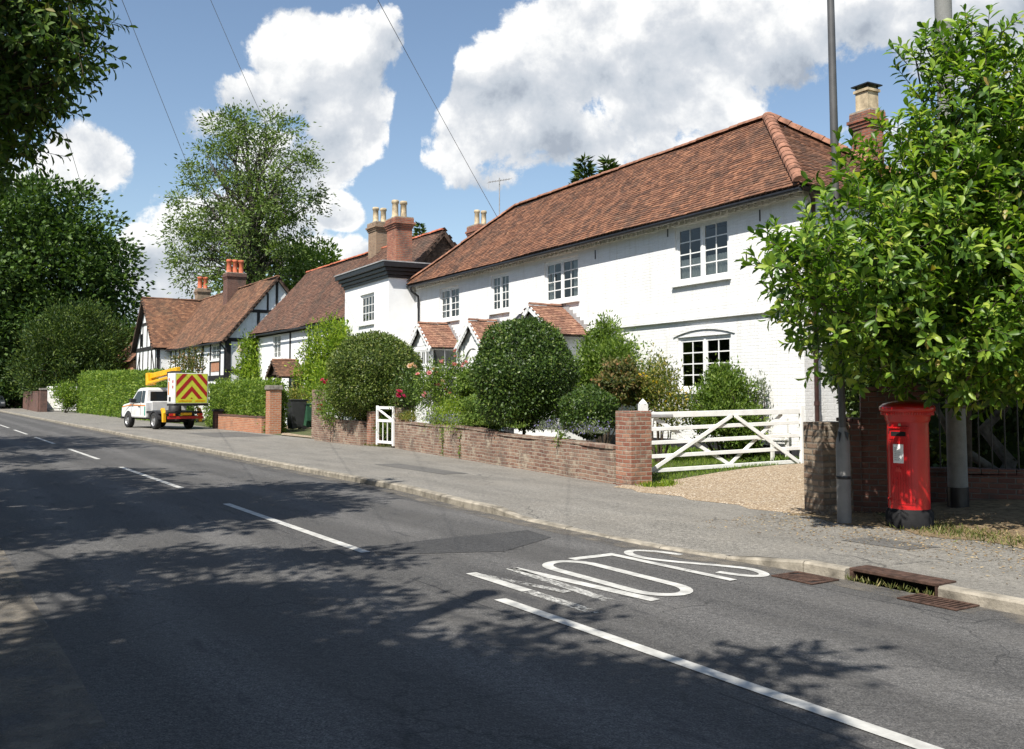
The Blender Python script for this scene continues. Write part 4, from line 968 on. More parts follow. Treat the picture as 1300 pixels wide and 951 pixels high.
for q1, q2 in (((3.33, -.3, 5.1), (3.33, 3, 8.93)), ((3.33, 6.3, 5.1), (3.33, 3, 8.93)), ((-14.72, -.3, 5.1), (-14.33, 3, 8.93))): MB().beam(q1, q2, .04, .2).build('bargeboard', M['weather'], mc)
mb = MB(); mb.tube([(-14.7, -.4, 5.07), (-1, -.4, 5.07)], .045, 6); mb.build('gutter', M['black'], mc)
q = Mf.fac(482, 286, 3.0); stack(mc, q[0], 3.0, 8.0, q[2]+.05, 1.0, .8, M['chimpale'], [(0, -.22), (0, .2)], M['cream'], corb=.09, potr=.16, poth=.8)
porch(mc, -7.2, .95, 1.25, 3.5, 2.72, M['tile_mossy'], 51, flash=False, scallop=False, bmat=M['weather'])
for x_ in (-8.1, -6.42): MB().box(x_, x_+.12, -1.3, -1.18, .2, 2.7).build('porch_post', M['weather'], mc)
mb = MB(); mb.box(-7.75, -6.7, -.05, -.003, .2, 2.35); mb.build('door', M['timber'], mc)
finish(mc, -.1)
# ================================================================== TIMBER FRAMED COTTAGE
Tf = Fr(at(287, 500, 60), -120)
tc = empty('timber_framed_cottage', (*Tf.o.xy, .1), Tf.rz, 'black and white timber framed cottage with mossy roof behind the hedge and truck', 'house')
opt = [(-3.6, -1.6, 3.95, 5.0)]
mb = MB(); walls(mb, -15.3, 0, .1, 5.2, 0, opt, .1)
mb.poly([(0, 0, .1), (0, 6.4, .1), (0, 6.4, 5.2), (0, 0, 5.2)]); mb.prism([(-.1, 0, 5.2), (-.1, 6.4, 5.2), (-.1, 3.2, 9.3)], (.1, 0, 0))
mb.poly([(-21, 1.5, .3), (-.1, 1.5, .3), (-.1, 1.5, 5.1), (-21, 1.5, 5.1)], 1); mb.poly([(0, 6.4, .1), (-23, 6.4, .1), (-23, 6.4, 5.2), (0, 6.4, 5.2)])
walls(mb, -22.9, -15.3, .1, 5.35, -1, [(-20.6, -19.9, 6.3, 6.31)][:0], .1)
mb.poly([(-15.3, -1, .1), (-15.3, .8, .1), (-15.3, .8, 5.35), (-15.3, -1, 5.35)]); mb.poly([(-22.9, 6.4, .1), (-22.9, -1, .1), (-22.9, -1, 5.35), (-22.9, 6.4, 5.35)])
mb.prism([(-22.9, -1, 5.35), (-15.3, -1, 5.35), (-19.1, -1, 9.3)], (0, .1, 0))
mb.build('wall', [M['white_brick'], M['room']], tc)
window(tc, *opt[0], 0, 2, 3, 3, .07, .04, curtain='full')
mb = MB(); mb.box(-3.55, -1.65, -.02, -.002, 3.2, 3.85); mb.build('brick_panel', M['obrick'], tc)
mb = MB(); y = -.045
def vb(x, z0, z1, w_=.2): mb.box(x-w_/2, x+w_/2, y, -.002, z0, z1)
for x in (-14.9, -13.4, -12.2, -10.9, -9.5, -5.6, -3.75, -1.45, -.12): vb(x, 2.9, 5.1, .26 if x == -.12 else .2)
mb.box(-15.25, -.0, y-.01, -.004, 5.02, 5.2); mb.box(-15.25, 0, y-.01, -.004, 2.65, 2.95); mb.box(-.4, .03, -.06, -.006, .1, 2.65)
for (a, b) in ((-9.3, -7.7), (-7.7, -6.1)): mb.beam((a, -.028, 4.95), ((a+b)/2, -.028, 3.0), .05, .16, up=(0, 1, 0)) if 0 else None
for (p, q2) in (((-9.4, 5.0), (-8.5, 3.0)), ((-7.6, 5.0), (-8.5, 3.0)), ((-7.6, 5.0), (-6.7, 3.0)), ((-5.7, 5.0), (-6.7, 3.0))): mb.beam((p[0], -.026, p[1]), (q2[0], -.026, q2[1]), .17, .044, up=(0, 1, 0))
# right gable timbers
def gb(y0, z0, y1, z1, w_=.18): mb.beam((.022, y0, z0), (.022, y1, z1), w_, .04, up=(1, 0, 0))
gb(-.05, 5.2, 6.4, 5.2, .24); gb(1.5, 7.1, 4.9, 7.1, .2); gb(0, 3.2, 6.4, 3.2, .2); gb(.1, .1, .1, 5.1, .3); gb(2.0, 5.3, 2.0, 7.0); gb(4.2, 5.3, 4.2, 7.0); gb(3.2, 7.2, 3.2, 9.1, .16); gb(2.6, 7.1, 2.6, 8.3, .12); gb(1.9, 3.3, 1.9, 5.1); gb(4.0, 3.3, 4.0, 5.1); gb(.9, 3.3, 2.0, 4.4, .14); gb(.9, .2, .9, 3.1); gb(2.9, .2, 2.9, 3.1)
# left front gable timbers
y = -1.045
for x in (-22.7, -21.3, -20.1, -18.2, -17.0, -15.5): vb2 = mb.box(x-.1, x+.1, y, -1.002, 1.5, 5.2)
mb.box(-22.9, -15.3, y-.01, -1.004, 5.2, 5.48); mb.box(-20.9, -17.2, y-.01, -1.004, 7.25, 7.45); mb.box(-22.9, -15.3, y-.01, -1.004, 2.7, 2.9)
for x, zt in ((-21.2, 6.9), (-20.3, 7.25), (-18.7, 7.25), (-17.4, 7.1), (-16.7, 6.5)): mb.box(x-.09, x+.09, y, -1.002, 5.48, zt)
mb.beam((-22.6, -1.022, 3.0), (-21.3, -1.022, 5.1), .16, .04, up=(0, 1, 0)); mb.beam((-15.6, -1.022, 3.0), (-16.9, -1.022, 5.1), .16, .04, up=(0, 1, 0))
mb.box(-15.29, -15.26, -1, .7, 5.0, 5.3) if 0 else None
mb.box(-15.298, -15.25, -.99, -.75, .1, 5.2)
mb.build('timber_frame', M['timber'], tc)
MB().box(-21.1, -20.4, -1.03, -1.003, 5.6, 6.6).build('window', M['cglass'], tc); MB().box(-17.3, -16.8, -1.03, -1.003, 5.6, 6.3).build('window', M['cglass'], tc)
tm = MB(); sb = MB()
roofplane(tm, sb, (-21, -.35, 5.1), (.25, -.35, 5.1), (.25, 3.2, 9.42), (-19, 3.2, 9.42), .24, .16, seed=11, sag=.08)
roofplane(tm, sb, (.25, 6.75, 5.1), (-23, 6.75, 5.1), (-23, 3.2, 9.42), (.25, 3.2, 9.42), .4, .25, seed=12)
roofplane(tm, sb, (-15.0, -1.35, 5.25), (-15.0, 3.3, 5.25), (-19.1, 3.3, 9.42), (-19.1, -1.35, 9.42), .24, .16, seed=13, sag=.06)
roofplane(tm, sb, (-23.2, 3.3, 5.25), (-23.2, -1.35, 5.25), (-19.1, -1.35, 9.42), (-19.1, 3.3, 9.42), .24, .16, seed=14, sag=.04)
rf = tm.build('roof', M['tile_mossy'], tc); sb.build('roof_deck', M['under'], rf)
mb = MB(); ridge_run(mb, (-19, 3.2, 9.43), (.25, 3.2, 9.43), .13); ridge_run(mb, (-19.1, -1.35, 9.43), (-19.1, 3.3, 9.43), .13); mb.build('ridge_tiles', M['tile_mossy'], rf)
for q1, q2 in (((.27, -.35, 5.0), (.27, 3.2, 9.3)), ((.27, 6.7, 5.0), (.27, 3.2, 9.3)), ((-15.0, -1.38, 5.13), (-19.1, -1.38, 9.3)), ((-23.2, -1.38, 5.13), (-19.1, -1.38, 9.3))): MB().beam(q1, q2, .05, .2).build('bargeboard', M['weather'], tc)
q = Tf.fac(298, 350, 3.0); stack(tc, q[0], 3.0, 7.5, Tf.fac(298, 348, 3.0)[2], 1.1, 1.35, M['dbrick'], [(0, -.42), (0, .0), (0, .45)], M['redpot'], corb=.06, potr=.2, poth=1.0)
q = Tf.fac(261, 365, 3.9); stack(tc, q[0]+.2, 3.6, 7.0, q[2]-.2, .95, 1.0, M['chimpale'], [(0, -.22), (0, .22)], M['redpot'], corb=.07, potr=.2, poth=1.0)
mb = MB(); mb.lathe([(.0, 0), (.24, 0), (.26, .06), (.2, .1), (0, .12)], (0, 0, 0), 12); o = mb.build('alarm_box', M['cream'], tc); o.data.transform(Matrix.Rotation(pi/2, 4, 'Y')); o.data.transform(Matrix.Translation((.04, .95, 4.65)))
MB().tube([(-.25, -.42, 5.0), (-.1, -.1, 4.6), (-.1, -.1, .3)], .06, 6).build('downpipe', M['black'], tc); mb = MB(); mb.tube([(-15, -.42, 5.02), (.1, -.42, 5.02)], .05, 6); mb.build('gutter', M['black'], tc)
finish(tc, -.1)
# far orange roofed house glimpsed between the trees
ff = Fr(at(168, 500, 95), -120)
fh = empty('far_house', (*ff.o.xy, .1), ff.rz, 'far house with orange tiled roof glimpsed between the dark trees and the timber framed cottage', 'house')
mb = MB(); mb.box(-14, 0, 0, 7, 0, 5); mb.build('wall', M['obrick'], fh)
tm = MB(); sb = MB(); roofplane(tm, sb, (-14.3, -.4, 4.9), (.3, -.4, 4.9), (.3, 3.5, 9), (-14.3, 3.5, 9), .4, .3, seed=61); roofplane(tm, sb, (.3, 7.4, 4.9), (-14.3, 7.4, 4.9), (-14.3, 3.5, 9), (.3, 3.5, 9), .5, .4, seed=62)
rf = tm.build('roof', M['tile'], fh); sb.build('roof_deck', M['under'], rf)
mb = MB(); walls(mb, -5, -3, 2.8, 4, -.01, [], .1); mb.build('window', M['cglass'], fh)
# ================================================================== GARDEN WALLS, PIERS, GATES
def wallrun(name, label, A, B, h, th, mat, z0=0, jag=.012, capm=None, cat='wall', hf=None, group=None, step=.25, coping=0):
    """brick wall from A to B (world), uneven old face and top; returns root"""
    A = Vector((A[0], A[1], z0)); B = Vector((B[0], B[1], z0)); d = B-A; L = d.length; rz = atan2(d.y, d.x)
    root = empty(name, A, rz, label, cat, group)
    n = max(2, int(L/step)); m = max(2, int(h/.25)); rr = random.Random(int(L*100)); ph = rr.random()*9
    def P(i, j, side):
        x = L*i/n; hh = hf(x/L) if hf else h; z = hh*j/m
        w_ = jag*(sin(x*1.9+z*2.3+ph)+.6*sin(x*4.7-z*3.1+ph*2)); top = (j == m)*(.010*sin(x*5+ph)+rr.uniform(-.006, .006))
        return (x, -th/2+w_ if side == 0 else th/2+w_*.5, z+top)
    mb = MB(); vs = [P(i, j, s_) for s_ in (0, 1) for i in range(n+1) for j in range(m+1)]; K = (n+1)*(m+1); k = m+1; fs = []
    for i in range(n):
        for j in range(m):
            a = i*k+j; fs += [(a, a+k, a+k+1, a+1), (K+a, K+a+1, K+a+k+1, K+a+k)]
        fs.append((i*k+m, (i+1)*k+m, K+(i+1)*k+m, K+i*k+m))
    for j in range(m): fs += [(j+1, K+j+1, K+j, j), (n*k+j, K+n*k+j, K+n*k+j+1, n*k+j+1)]
    mb.faces(vs, fs, sm=False); mb.build('brickwork', mat, root)
    if coping:
        cb = MB(); x = 0
        while x < L-.02:
            b = min(L, x+.225); hh = hf((x+b)/2/L) if hf else h; cb.box(x+.004, b-.006, -th/2-.015+rr.uniform(-.004, .004), th/2+.015, hh+.012, hh+coping+rr.uniform(-.006, .006)); x = b
        cb.build('coping', capm or mat, root)
    return root
def pier(name, label, p, w_, d, h, mat, rz=0, cap=None, z0=0, capm=None, parent=None):
    r = empty(name, (p[0], p[1], z0), rz, label, 'brick pier')
    wallb = MB(); n = 6
    for k in range(n):
        a, b = h*k/n, h*(k+1)/n; wallb.box(-w_/2+.0015*(k % 2), w_/2-.0015*(k % 2), -d/2+.0015*(k % 2), d/2-.0015*(k % 2), a, b) if 0 else None
    wallb.box(-w_/2, w_/2, -d/2, d/2, 0, h); wallb.build('brickwork', mat, r, bevel=.012)
    if cap:
        cb = MB(); cb.box(-w_/2-.05, w_/2+.05, -d/2-.05, d/2+.05, h, h+cap); cb.prism([(-w_/2-.03, -d/2-.03, h+cap), (w_/2+.03, -d/2-.03, h+cap), (w_/2+.03, d/2+.03, h+cap), (-w_/2-.03, d/2+.03, h+cap)], (0, 0, .05)); cb.build('cap', capm or M['coping'], r, bevel=.01)
    return r
b0 = G(501, 568); b1 = G(786, 614.5)
wallrun('garden_wall', 'long low weathered brick garden wall between the wicket gate and the five bar gate', b0, b1, .84, .24, M['gwall'], hf=lambda t: .80+.06*sin(t*5)+.02*sin(t*17), coping=.07)
p = G(800, 618)+Vector((.10, .26, 0)); pier('gate_pier', 'weathered red brick pier where the white five bar gate hangs', (p.x, p.y), .47, .47, 1.44, M['pier'], H.rz)
b0 = G(403, 559); b1 = G(462, 565.5)
wallrun('garden_wall', 'short length of weathered brick wall under the dome shaped bush', b0, b1, .86, .24, M['gwall'], hf=lambda t: .88-.1*t+.03*sin(t*9), coping=.07)
p = G(472, 566)+Vector((.05, .1, 0)); pier('wall_pier', 'brick pier on the left side of the small white wicket gate', (p.x, p.y), .36, .36, 1.2, M['pier'], H.rz)
p = G(505, 569)+Vector((.08, .15, 0)); gp = pier('wall_pier', 'brick pier with a small white sign, right of the wicket gate', (p.x, p.y), .45, .4, 1.32, M['gwall'], H.rz)
mb = MB(); mb.box(-.2, .02, -.222, -.203, .78, 1.1); mb.build('sign', M['white_paint'], gp)
p = G(402, 557)+Vector((.05, .1, 0)); pier('wall_pier', 'tall pale weathered brick pier at the right of the bin entrance', (p.x, p.y), .42, .42, 1.9, M['gwall'], H.rz)
p = G(346, 551); pier('wall_pier', 'orange brick pier with grey stone cap at the end of the clipped hedge', (p.x, p.y+.1), .5, .5, 1.92, M['obrick'], R.rz, cap=.13)
b0 = R.W(-45.2, 12.4); b1 = R.W(-39.3, 12.6)
hb = wallrun('hedge_wall', 'low orange brick wall with dark coping below the clipped hedge', b0, b1, .62, .24, M['obrick'], z0=.1, jag=.003, capm=M['dbrick'], coping=.08)
p = R.W(-45.5, 12.35); pier('wall_pier', 'small black painted pier between the truck and the low hedge wall', (p.x, p.y), .4, .4, .82, M['dbrick'], R.rz, cap=.06, z0=.1, capm=M['black'])
# wicket gate
ga_ = G(478, 567); gb_ = G(500, 569); d = gb_-ga_
wg = empty('wicket_gate', (ga_.x, ga_.y, .16), atan2(d.y, d.x), 'small white wooden wicket gate between two brick piers', 'gate'); wl_ = d.length; W0 = M['white_paint']
MB().box(0, .07, -.03, .03, 0, 1.22).build('stile', W0, wg, bevel=.006); MB().box(wl_-.07, wl_, -.03, .03, 0, 1.2).build('stile', W0, wg, bevel=.006)
for z in (.06, .72, 1.12): MB().box(.07, wl_-.07, -.02, .02, z, z+.08).build('rail', W0, wg)
MB().beam((.08, 0, 1.12), (wl_-.08, 0, .78), .03, .06).build('brace', W0, wg)
for k in range(4): MB().box(.12+k*(wl_-.24)/3-.012, .12+k*(wl_-.24)/3+.012, -.012, .012, .14, .72).build('picket', W0, wg)
# five bar gate
ga_ = G(817, 609, .12); gb_ = G(1021, 592.5, .27); d = gb_-ga_; L = Vector((d.x, d.y)).length
fg = empty('five_bar_gate', (ga_.x, ga_.y, .14), atan2(d.y, d.x), 'white painted five bar wooden gate with diagonal braces beside the gravel drive', 'gate')
zt = lambda x: .02+.12*x/L
def gbeam(n_, x0, z0_, x1, z1_, h, t=.05, y=0): MB().beam((x0, y, z0_), (x1, y, z1_), t, h).build(n_, W0, fg, bevel=.006)
MB().box(-.07, .07, -.07, .07, -.05, 1.42).lathe([(.085, 0), (.085, .02), (0, .10)], (0, 0, 1.42), 4).build('hanging_post', W0, fg, bevel=.008)
MB().box(L-.09, L, -.04, .04, zt(L)-.02, 1.38).build('end_stile', W0, fg, bevel=.008)
gbeam('top_rail', .07, 1.20, L-.09, 1.26, .11, .06)
for f_ in (.13, .40, .66, .92): gbeam('rail', .07, f_+zt(0)*.5, L-.09, f_+zt(L)*.8, .075, .03)
gbeam('brace', .10, .12, 1.95, 1.18, .075, .022, -.032); gbeam('brace', 2.02, 1.18, L-.14, .22, .075, .022, -.032); gbeam('brace', .25, 1.15, 1.95, .2, .07, .022, .032); gbeam('brace', 1.9, .2, L-.5, 1.2, .07, .022, .032)
MB().box(.08, .62, -.047, -.036, 1.17, 1.215).build('hinge_strap', M['lead'], fg)
mb = MB(); mb.tube([(0, 0, 0), (.05, .02, .0), (.35, .1, 0), (.40, .11, 0)], [.03, .09, .09, .03], 8); p = H.W(.55, -.55); o = mb.build('gate_stop_stone', M['coping'], loc=(p.x, p.y, .36)); tag(o, 'small pale stone block on the gravel at the foot of the open gate', 'stone')
# right-hand side: pier, wall, railings
p0 = G(1054, 654)+Vector((.05, .2, 0)); pier('drive_pier', 'rough old brick pier beside the grey lamp post', (p0.x, p0.y), .42, .5, 1.36, M['stone'], H.rz-.15)
wa = p0+Vector((.2, .1, 0)); wb = Vector((5.3, 13.05, 0))
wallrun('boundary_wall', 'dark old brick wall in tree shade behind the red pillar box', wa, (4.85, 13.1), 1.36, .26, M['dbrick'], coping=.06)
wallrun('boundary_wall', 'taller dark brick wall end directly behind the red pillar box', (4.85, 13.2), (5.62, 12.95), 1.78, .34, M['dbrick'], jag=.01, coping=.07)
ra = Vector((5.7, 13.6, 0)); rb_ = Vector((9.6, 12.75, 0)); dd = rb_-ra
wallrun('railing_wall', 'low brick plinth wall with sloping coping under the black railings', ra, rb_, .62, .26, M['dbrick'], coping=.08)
rl = empty('iron_railings', (ra.x, ra.y, .68), atan2(dd.y, dd.x), 'black iron railings with pale spear tips on the low brick wall in tree shade', 'railings')
LR = dd.length; k = 0
MB().box(0, LR, -.02, .02, .92, .95).build('rail', M['black'], rl); MB().box(0, LR, -.02, .02, .08, .11).build('rail', M['black'], rl)
bar_me = MB().tube([(0, 0, 0), (0, 0, 1.02)], .011, 5).build('bar', M['black'], rl).data
spear = MB().lathe([(.011, 0), (.03, .03), (.012, .055), (.026, .09), (0, .17)], (0, 0, 1.02), 6).build('finial', M['cream'], rl).data
for c in list(rl.children)[2:]: bpy.data.objects.remove(c)
for k in range(int(LR/.17)):
    for me_, n_ in ((bar_me, 'bar'), (spear, 'finial')):
        o = bpy.data.objects.new(n_, me_); COL.objects.link(o); o.parent = rl; o.location = (.06+k*.17, 0, 0)
# ================================================================== STREET FURNITURE
# pillar box
bx = G(1155, 669); pb = empty('pillar_box', (bx.x, bx.y, .1), 0, 'red cast iron pillar box with black base and white collection plate, half in tree shade', 'post box')
m, nt, b = newmat('box_red'); co = coords(nt)
col = ramp(nt, noise(nt, co, 5, 6), [(.3, (.42, .008, .010)), (.7, (.56, .012, .014))]); nt.links.new(col, b.inputs['Base Color']); b.inputs['Roughness'].default_value = .32; b.inputs['Coat Weight'].default_value = .3; b.inputs['Coat Roughness'].default_value = .1
bump(nt, b, noise(nt, co, 60, 3), .15, .003); M['red'] = m
r_ = .245
mb = MB(); mb.lathe([(r_, .225), (r_, 1.27), (r_+.005, 1.33)], (0, 0, 0), 40); mb.build('body', M['red'], pb)
mb = MB(); mb.lathe([(r_+.035, -.02), (r_+.035, .19), (r_+.02, .205), (r_+.012, .225), (r_, .235)], (0, 0, 0), 40); mb.build('base', plain('base_black', (.010, .010, .011), .75, 0, .4, 9, .25), pb)
mb = MB(); mb.lathe([(r_+.005, 1.30), (r_+.02, 1.33), (r_+.02, 1.36), (r_+.065, 1.43), (r_+.082, 1.44), (r_+.082, 1.485), (r_+.07, 1.50), (r_+.03, 1.53), (.16, 1.56), (0, 1.575)], (0, 0, 0), 40)
for k in range(60):
    a = 2*pi*k/60; mb.box(-.008, .008, -.008, .008, 0, 0) if 0 else None
    rr = r_+.058; c_ = Vector((rr*cos(a), rr*sin(a), 1.405)); mb.beam(c_-Vector((0, 0, .018)), c_+Vector((0, 0, .018)), .011, .011)
mb.build('cap', M['red'], pb)
def curved(mb, a0, a1, z0_, z1_, r0, r1, n=10, mi=0):
    for k in range(n):
        t0, t1 = a0+(a1-a0)*k/n, a0+(a1-a0)*(k+1)/n; P_ = lambda a, r, z: (r*cos(a), r*sin(a), z)
        mb.prism([P_(t0, r0, z0_), P_(t1, r0, z0_), P_(t1, r0, z1_), P_(t0, r0, z1_)], Vector(((r1-r0)*cos((t0+t1)/2), (r1-r0)*sin((t0+t1)/2), 0)), mi)
FA = -2.33                                  # the box faces the street, a little to the left
mb = MB(); curved(mb, FA-.62, FA+.62, .30, 1.10, r_-.01, r_+.008); dr = mb.build('door', M['red'], pb)
mb = MB(); curved(mb, FA-.55, FA+.40, 1.09, 1.22, r_, r_+.016); curved(mb, FA-.60, FA+.45, 1.225, 1.245, r_, r_+.035); mb.build('aperture_hood', M['red'], pb)
mb = MB(); curved(mb, FA-.45, FA+.28, 1.13, 1.185, r_+.014, r_+.0185); mb.build('slot', M['void'], pb)
mb = MB(); curved(mb, FA-.34, FA+.16, .80, 1.03, r_+.006, r_+.017); pl_ = mb.build('collection_plate', M['white_paint'], pb)
mb = MB()
rnd = random.Random(3)
for k in range(7):
    z = .835+k*.024; curved(mb, FA-.28, FA-.28+rnd.uniform(.2, .38), z, z+.008, r_+.016, r_+.0185, 3)
mb.build('print', M['lead'], pl_)
mb = MB(); curved(mb, FA-.05, FA+.05, 1.255, 1.285, r_, r_+.012, 2); mb.build('tablet', M['cream'], pb)
def emboss(txt, z, size, mat, name, ang=FA-.08, rad=None, wid=.75):
    n = len(txt); rad = rad or r_+.008
    for i, ch in enumerate(txt):
        if ch == ' ': continue
        cu = bpy.data.curves.new(name, 'FONT'); cu.body = ch; cu.size = size; cu.extrude = .004; cu.align_x = 'CENTER'; cu.resolution_u = 2
        o = bpy.data.objects.new(name, cu); dg = bpy.context.evaluated_depsgraph_get(); COL.objects.link(o); dg.update()
        me = bpy.data.meshes.new_from_object(o.evaluated_get(dg)); bpy.data.objects.remove(o)
        a = ang+(i-(n-1)/2)*size*wid/rad
        me.materials.clear(); me.materials.append(mat)
        o = bpy.data.objects.new(name, me); COL.objects.link(o); o.parent = pb
        o.matrix_local = Matrix.Translation((rad*cos(a), rad*sin(a), z)) @ Matrix.Rotation(a+pi/2, 4, 'Z') @ Matrix.Rotation(pi/2, 4, 'X')
emboss('POST OFFICE', .33, .052, M['red'], 'letter'); emboss('GR', .52, .15, M['red'], 'cipher')
mb = MB()
for k in range(5):
    a = FA-.08+(k-2)*.05; mb.beam((r_*cos(a), r_*sin(a), .70), ((r_+.014)*cos(a), (r_+.014)*sin(a), .735+.02*(k % 2)), .02, .03)
curved(mb, FA-.22, FA+.06, .685, .705, r_, r_+.014, 5); mb.build('crown', M['red'], pb)
mb = MB(); mb.tube([(0, 0, 0), (0, 0, .05)], .02, 8); 
# lamp post (grey, thicker root section)
lp = G(1072, 664); m, nt, b = newmat('grey_column'); co = coords(nt); col = ramp(nt, noise(nt, co, 3, 6, .7), [(.3, (.16, .155, .15)), (.7, (.24, .235, .225))]); nt.links.new(col, b.inputs['Base Color']); b.inputs['Roughness'].default_value = .55; M['column'] = m
t_ = empty('lamp_post', (lp.x, lp.y, .1), .3, 'slim grey steel lamp post with a thicker lower section, left of the red pillar box', 'lamp post')
mb = MB(); mb.lathe([(.088, -.05), (.088, 1.02), (.083, 1.05), (.05, 1.2), (.047, 1.22)], (0, 0, 0), 20); mb.build('root_section', M['column'], t_)
lean = Vector((-.0075, 0, 1))
mb = MB(); mb.tube([Vector((0, 0, 1.2)), lean*4.9], [.045, .040], 14); mb.tube([lean*4.9, lean*7.2], [.052, .045], 14); mb.tube([lean*7.2, lean*7.6+Vector((.25, -.15, 0)), lean*7.8+Vector((.9, -.55, 0))], [.04, .035, .03], 10); mb.build('shaft', plain('dark_column', (.085, .083, .082), .5, 0, .2, 4), t_)
mb = MB(); mb.tube([lean*7.8+Vector((.85, -.52, -.02)), lean*7.8+Vector((1.1, -.67, 0)), lean*7.8+Vector((1.5, -.9, .03))], [.05, .11, .06], 10); mb.build('lamp_head', M['column'], t_)
mb = MB(); curvedp = None; mb.lathe([(.0905, .56), (.094, .57), (.094, .59), (.0905, .6)], (0, 0, 0), 20); mb.build('band', M['black'], t_)
mb = MB()
for k in range(6): a = k*1.1; mb.prism([(.075*cos(a), .075*sin(a), 1.16), (.1*cos(a+.3), .1*sin(a+.3), 1.02+.03*(k % 3)), (.095*cos(a+.6), .095*sin(a+.6), 1.14)], (0, 0, .012))
mb.build('tape', M['black'], t_)
# concrete pole
cp = G(1217, 654); m, nt, b = newmat('concrete_pole'); co = coords(nt); col = ramp(nt, noise(nt, co, 4, 8, .75), [(.3, (.15, .15, .14)), (.7, (.25, .25, .235))]); nt.links.new(col, b.inputs['Base Color']); b.inputs['Roughness'].default_value = .9; bump(nt, b, noise(nt, co, 50, 4), .6, .006); M['conc'] = m
t_ = empty('concrete_pole', (cp.x, cp.y, .1), .5, 'thick grey concrete pole with black painted foot standing through the leafy tree', 'pole')
mb = MB(); mb.lathe([(.140, -.1), (.138, .38)], (0, 0, 0), 16); mb.build('painted_foot', M['black'], t_)
mb = MB(); mb.tube([(0, 0, .382), (-.015, 0, 3), (-.05, 0, 9)], [.130, .122, .11], 16); mb.build('shaft', M['conc'], t_)
mb = MB(); mb.lathe([(.128, 1.45), (.133, 1.455), (.133, 1.475), (.128, 1.48)], (0, 0, 0), 16); mb.build('band', M['rust'], t_)
# wheelie bins
m_bg = plain('bin_grey', (.035, .037, .04), .5, 0, .15, 5); m_gr = plain('bin_green', (.03, .10, .055), .5, 0, .15, 5)
def bin_(label, p, rz, mat, h=1.08, w_=.58):
    r = empty('wheelie_bin', (p[0], p[1], p[2]), rz, label, 'wheelie bin', 'wheelie bins behind the orange pier')
    mb = MB(); a, b, c_, d_ = w_/2*.86, w_/2, .30, .36
    vs = [(-a, -c_, .05), (a, -c_, .05), (a, c_-.08, .12), (-a, c_-.08, .12), (-b, -d_, h), (b, -d_, h), (b, d_, h), (-b, d_, h)]
    mb.faces(vs, [(0, 3, 2, 1), (4, 5, 6, 7), (0, 1, 5, 4), (1, 2, 6, 5), (2, 3, 7, 6), (3, 0, 4, 7)]); mb.build('tub', mat, r, bevel=.03)
    mb = MB(); mb.prism([(-b-.02, -d_-.03, h+.004), (b+.02, -d_-.03, h+.004), (b+.02, d_+.02, h+.004), (-b-.02, d_+.02, h+.004)], (0, 0, .05)); mb.tube([(-b, d_+.06, h), (b, d_+.06, h)], .018, 8); mb.build('lid', mat, r, bevel=.02)
    for sx_ in (-1, 1): MB().tube([(sx_*(b-.10), .27, .11), (sx_*(b-.04), .27, .11)], .1, 12).build('wheel', M['black'], r)
p = G(376, 545.5, .15); bin_('large black wheelie bin in the hedge gap beside the orange pier', (p.x, p.y, .13), R.rz, m_bg, 1.32, .72)
p = G(395, 544, .15); bin_('green wheelie bin just left of the pale brick pier', (p.x, p.y, .13), R.rz, m_gr, 1.12, .6)
# hedges
def hedge(name, label, s0, s1, t0, t1, h0, h1, n, lsize, mat, zb=.1):
    c = R.W((s0+s1)/2, (t0+t1)/2, zb); r = empty(name, c, 0, label, 'hedge')
    L_ = s1-s0; D_ = t1-t0; A = np.array([L_*h1, L_*h1, L_*D_, D_*h1, D_*h1]); A = A/A.sum(); P = []; Nn = []
    k = rng.choice(5, n, p=A); u = rng.random(n); v = rng.random(n)
    for i in range(n):
        s_ = s0+L_*u[i]; hh = h0+(h1-h0)*u[i]
        if k[i] == 0: q = (s_, t0, v[i]*hh); nn = (0, -1, 0)
        elif k[i] == 1: q = (s_, t1, v[i]*hh); nn = (0, 1, 0)
        elif k[i] == 2: q = (s_, t0+D_*v[i], hh+.05*sin(s_*2.1)); nn = (0, 0, 1)
        elif k[i] == 3: q = (s0, t0+D_*u[i], v[i]*h0); nn = (-1, 0, 0)
        else: q = (s1, t0+D_*u[i], v[i]*h1); nn = (1, 0, 0)
        w_ = .06*sin(q[0]*1.7+q[2]*2.5)+.05*sin(q[0]*4.1)+random.gauss(0, .075)
        q = (q[0]+nn[0]*w_, q[1]+nn[1]*w_, q[2]+nn[2]*w_)
        W_ = R.W(q[0], q[1], q[2]+zb); P.append(tuple(W_)); nw = R.x*nn[0]+R.y*nn[1]+Vector((0, 0, nn[2])); Nn.append(tuple(nw))
    Nn = np.array(Nn); D = Nn*.6+rng.normal(size=(n, 3))*.6+np.array([0, 0, .4])
    leaves('foliage', P, D, lsize, mat, r, .55, loc=tuple(c), nrm=Nn*1.3+rng.normal(size=(n, 3))*.5)
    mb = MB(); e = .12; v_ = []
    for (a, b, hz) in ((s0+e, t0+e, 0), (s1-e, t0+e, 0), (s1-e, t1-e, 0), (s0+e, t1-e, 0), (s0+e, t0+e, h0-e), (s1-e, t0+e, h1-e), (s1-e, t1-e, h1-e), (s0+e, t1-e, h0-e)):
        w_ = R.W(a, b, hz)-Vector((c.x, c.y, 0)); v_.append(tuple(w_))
    mb.faces(v_, [(0, 3, 2, 1), (4, 5, 6, 7), (0, 1, 5, 4), (1, 2, 6, 5), (2, 3, 7, 6), (3, 0, 4, 7)], r=.15); mb.build('light_block_core', mat, r)  # solid box added inside the hedge leaves to block light
hedge('hedge', 'tall clipped green hedge left of the white truck', -89, -56, 12.3, 13.9, 3.35, 2.75, 30000, .16, M['lf_hedge'])
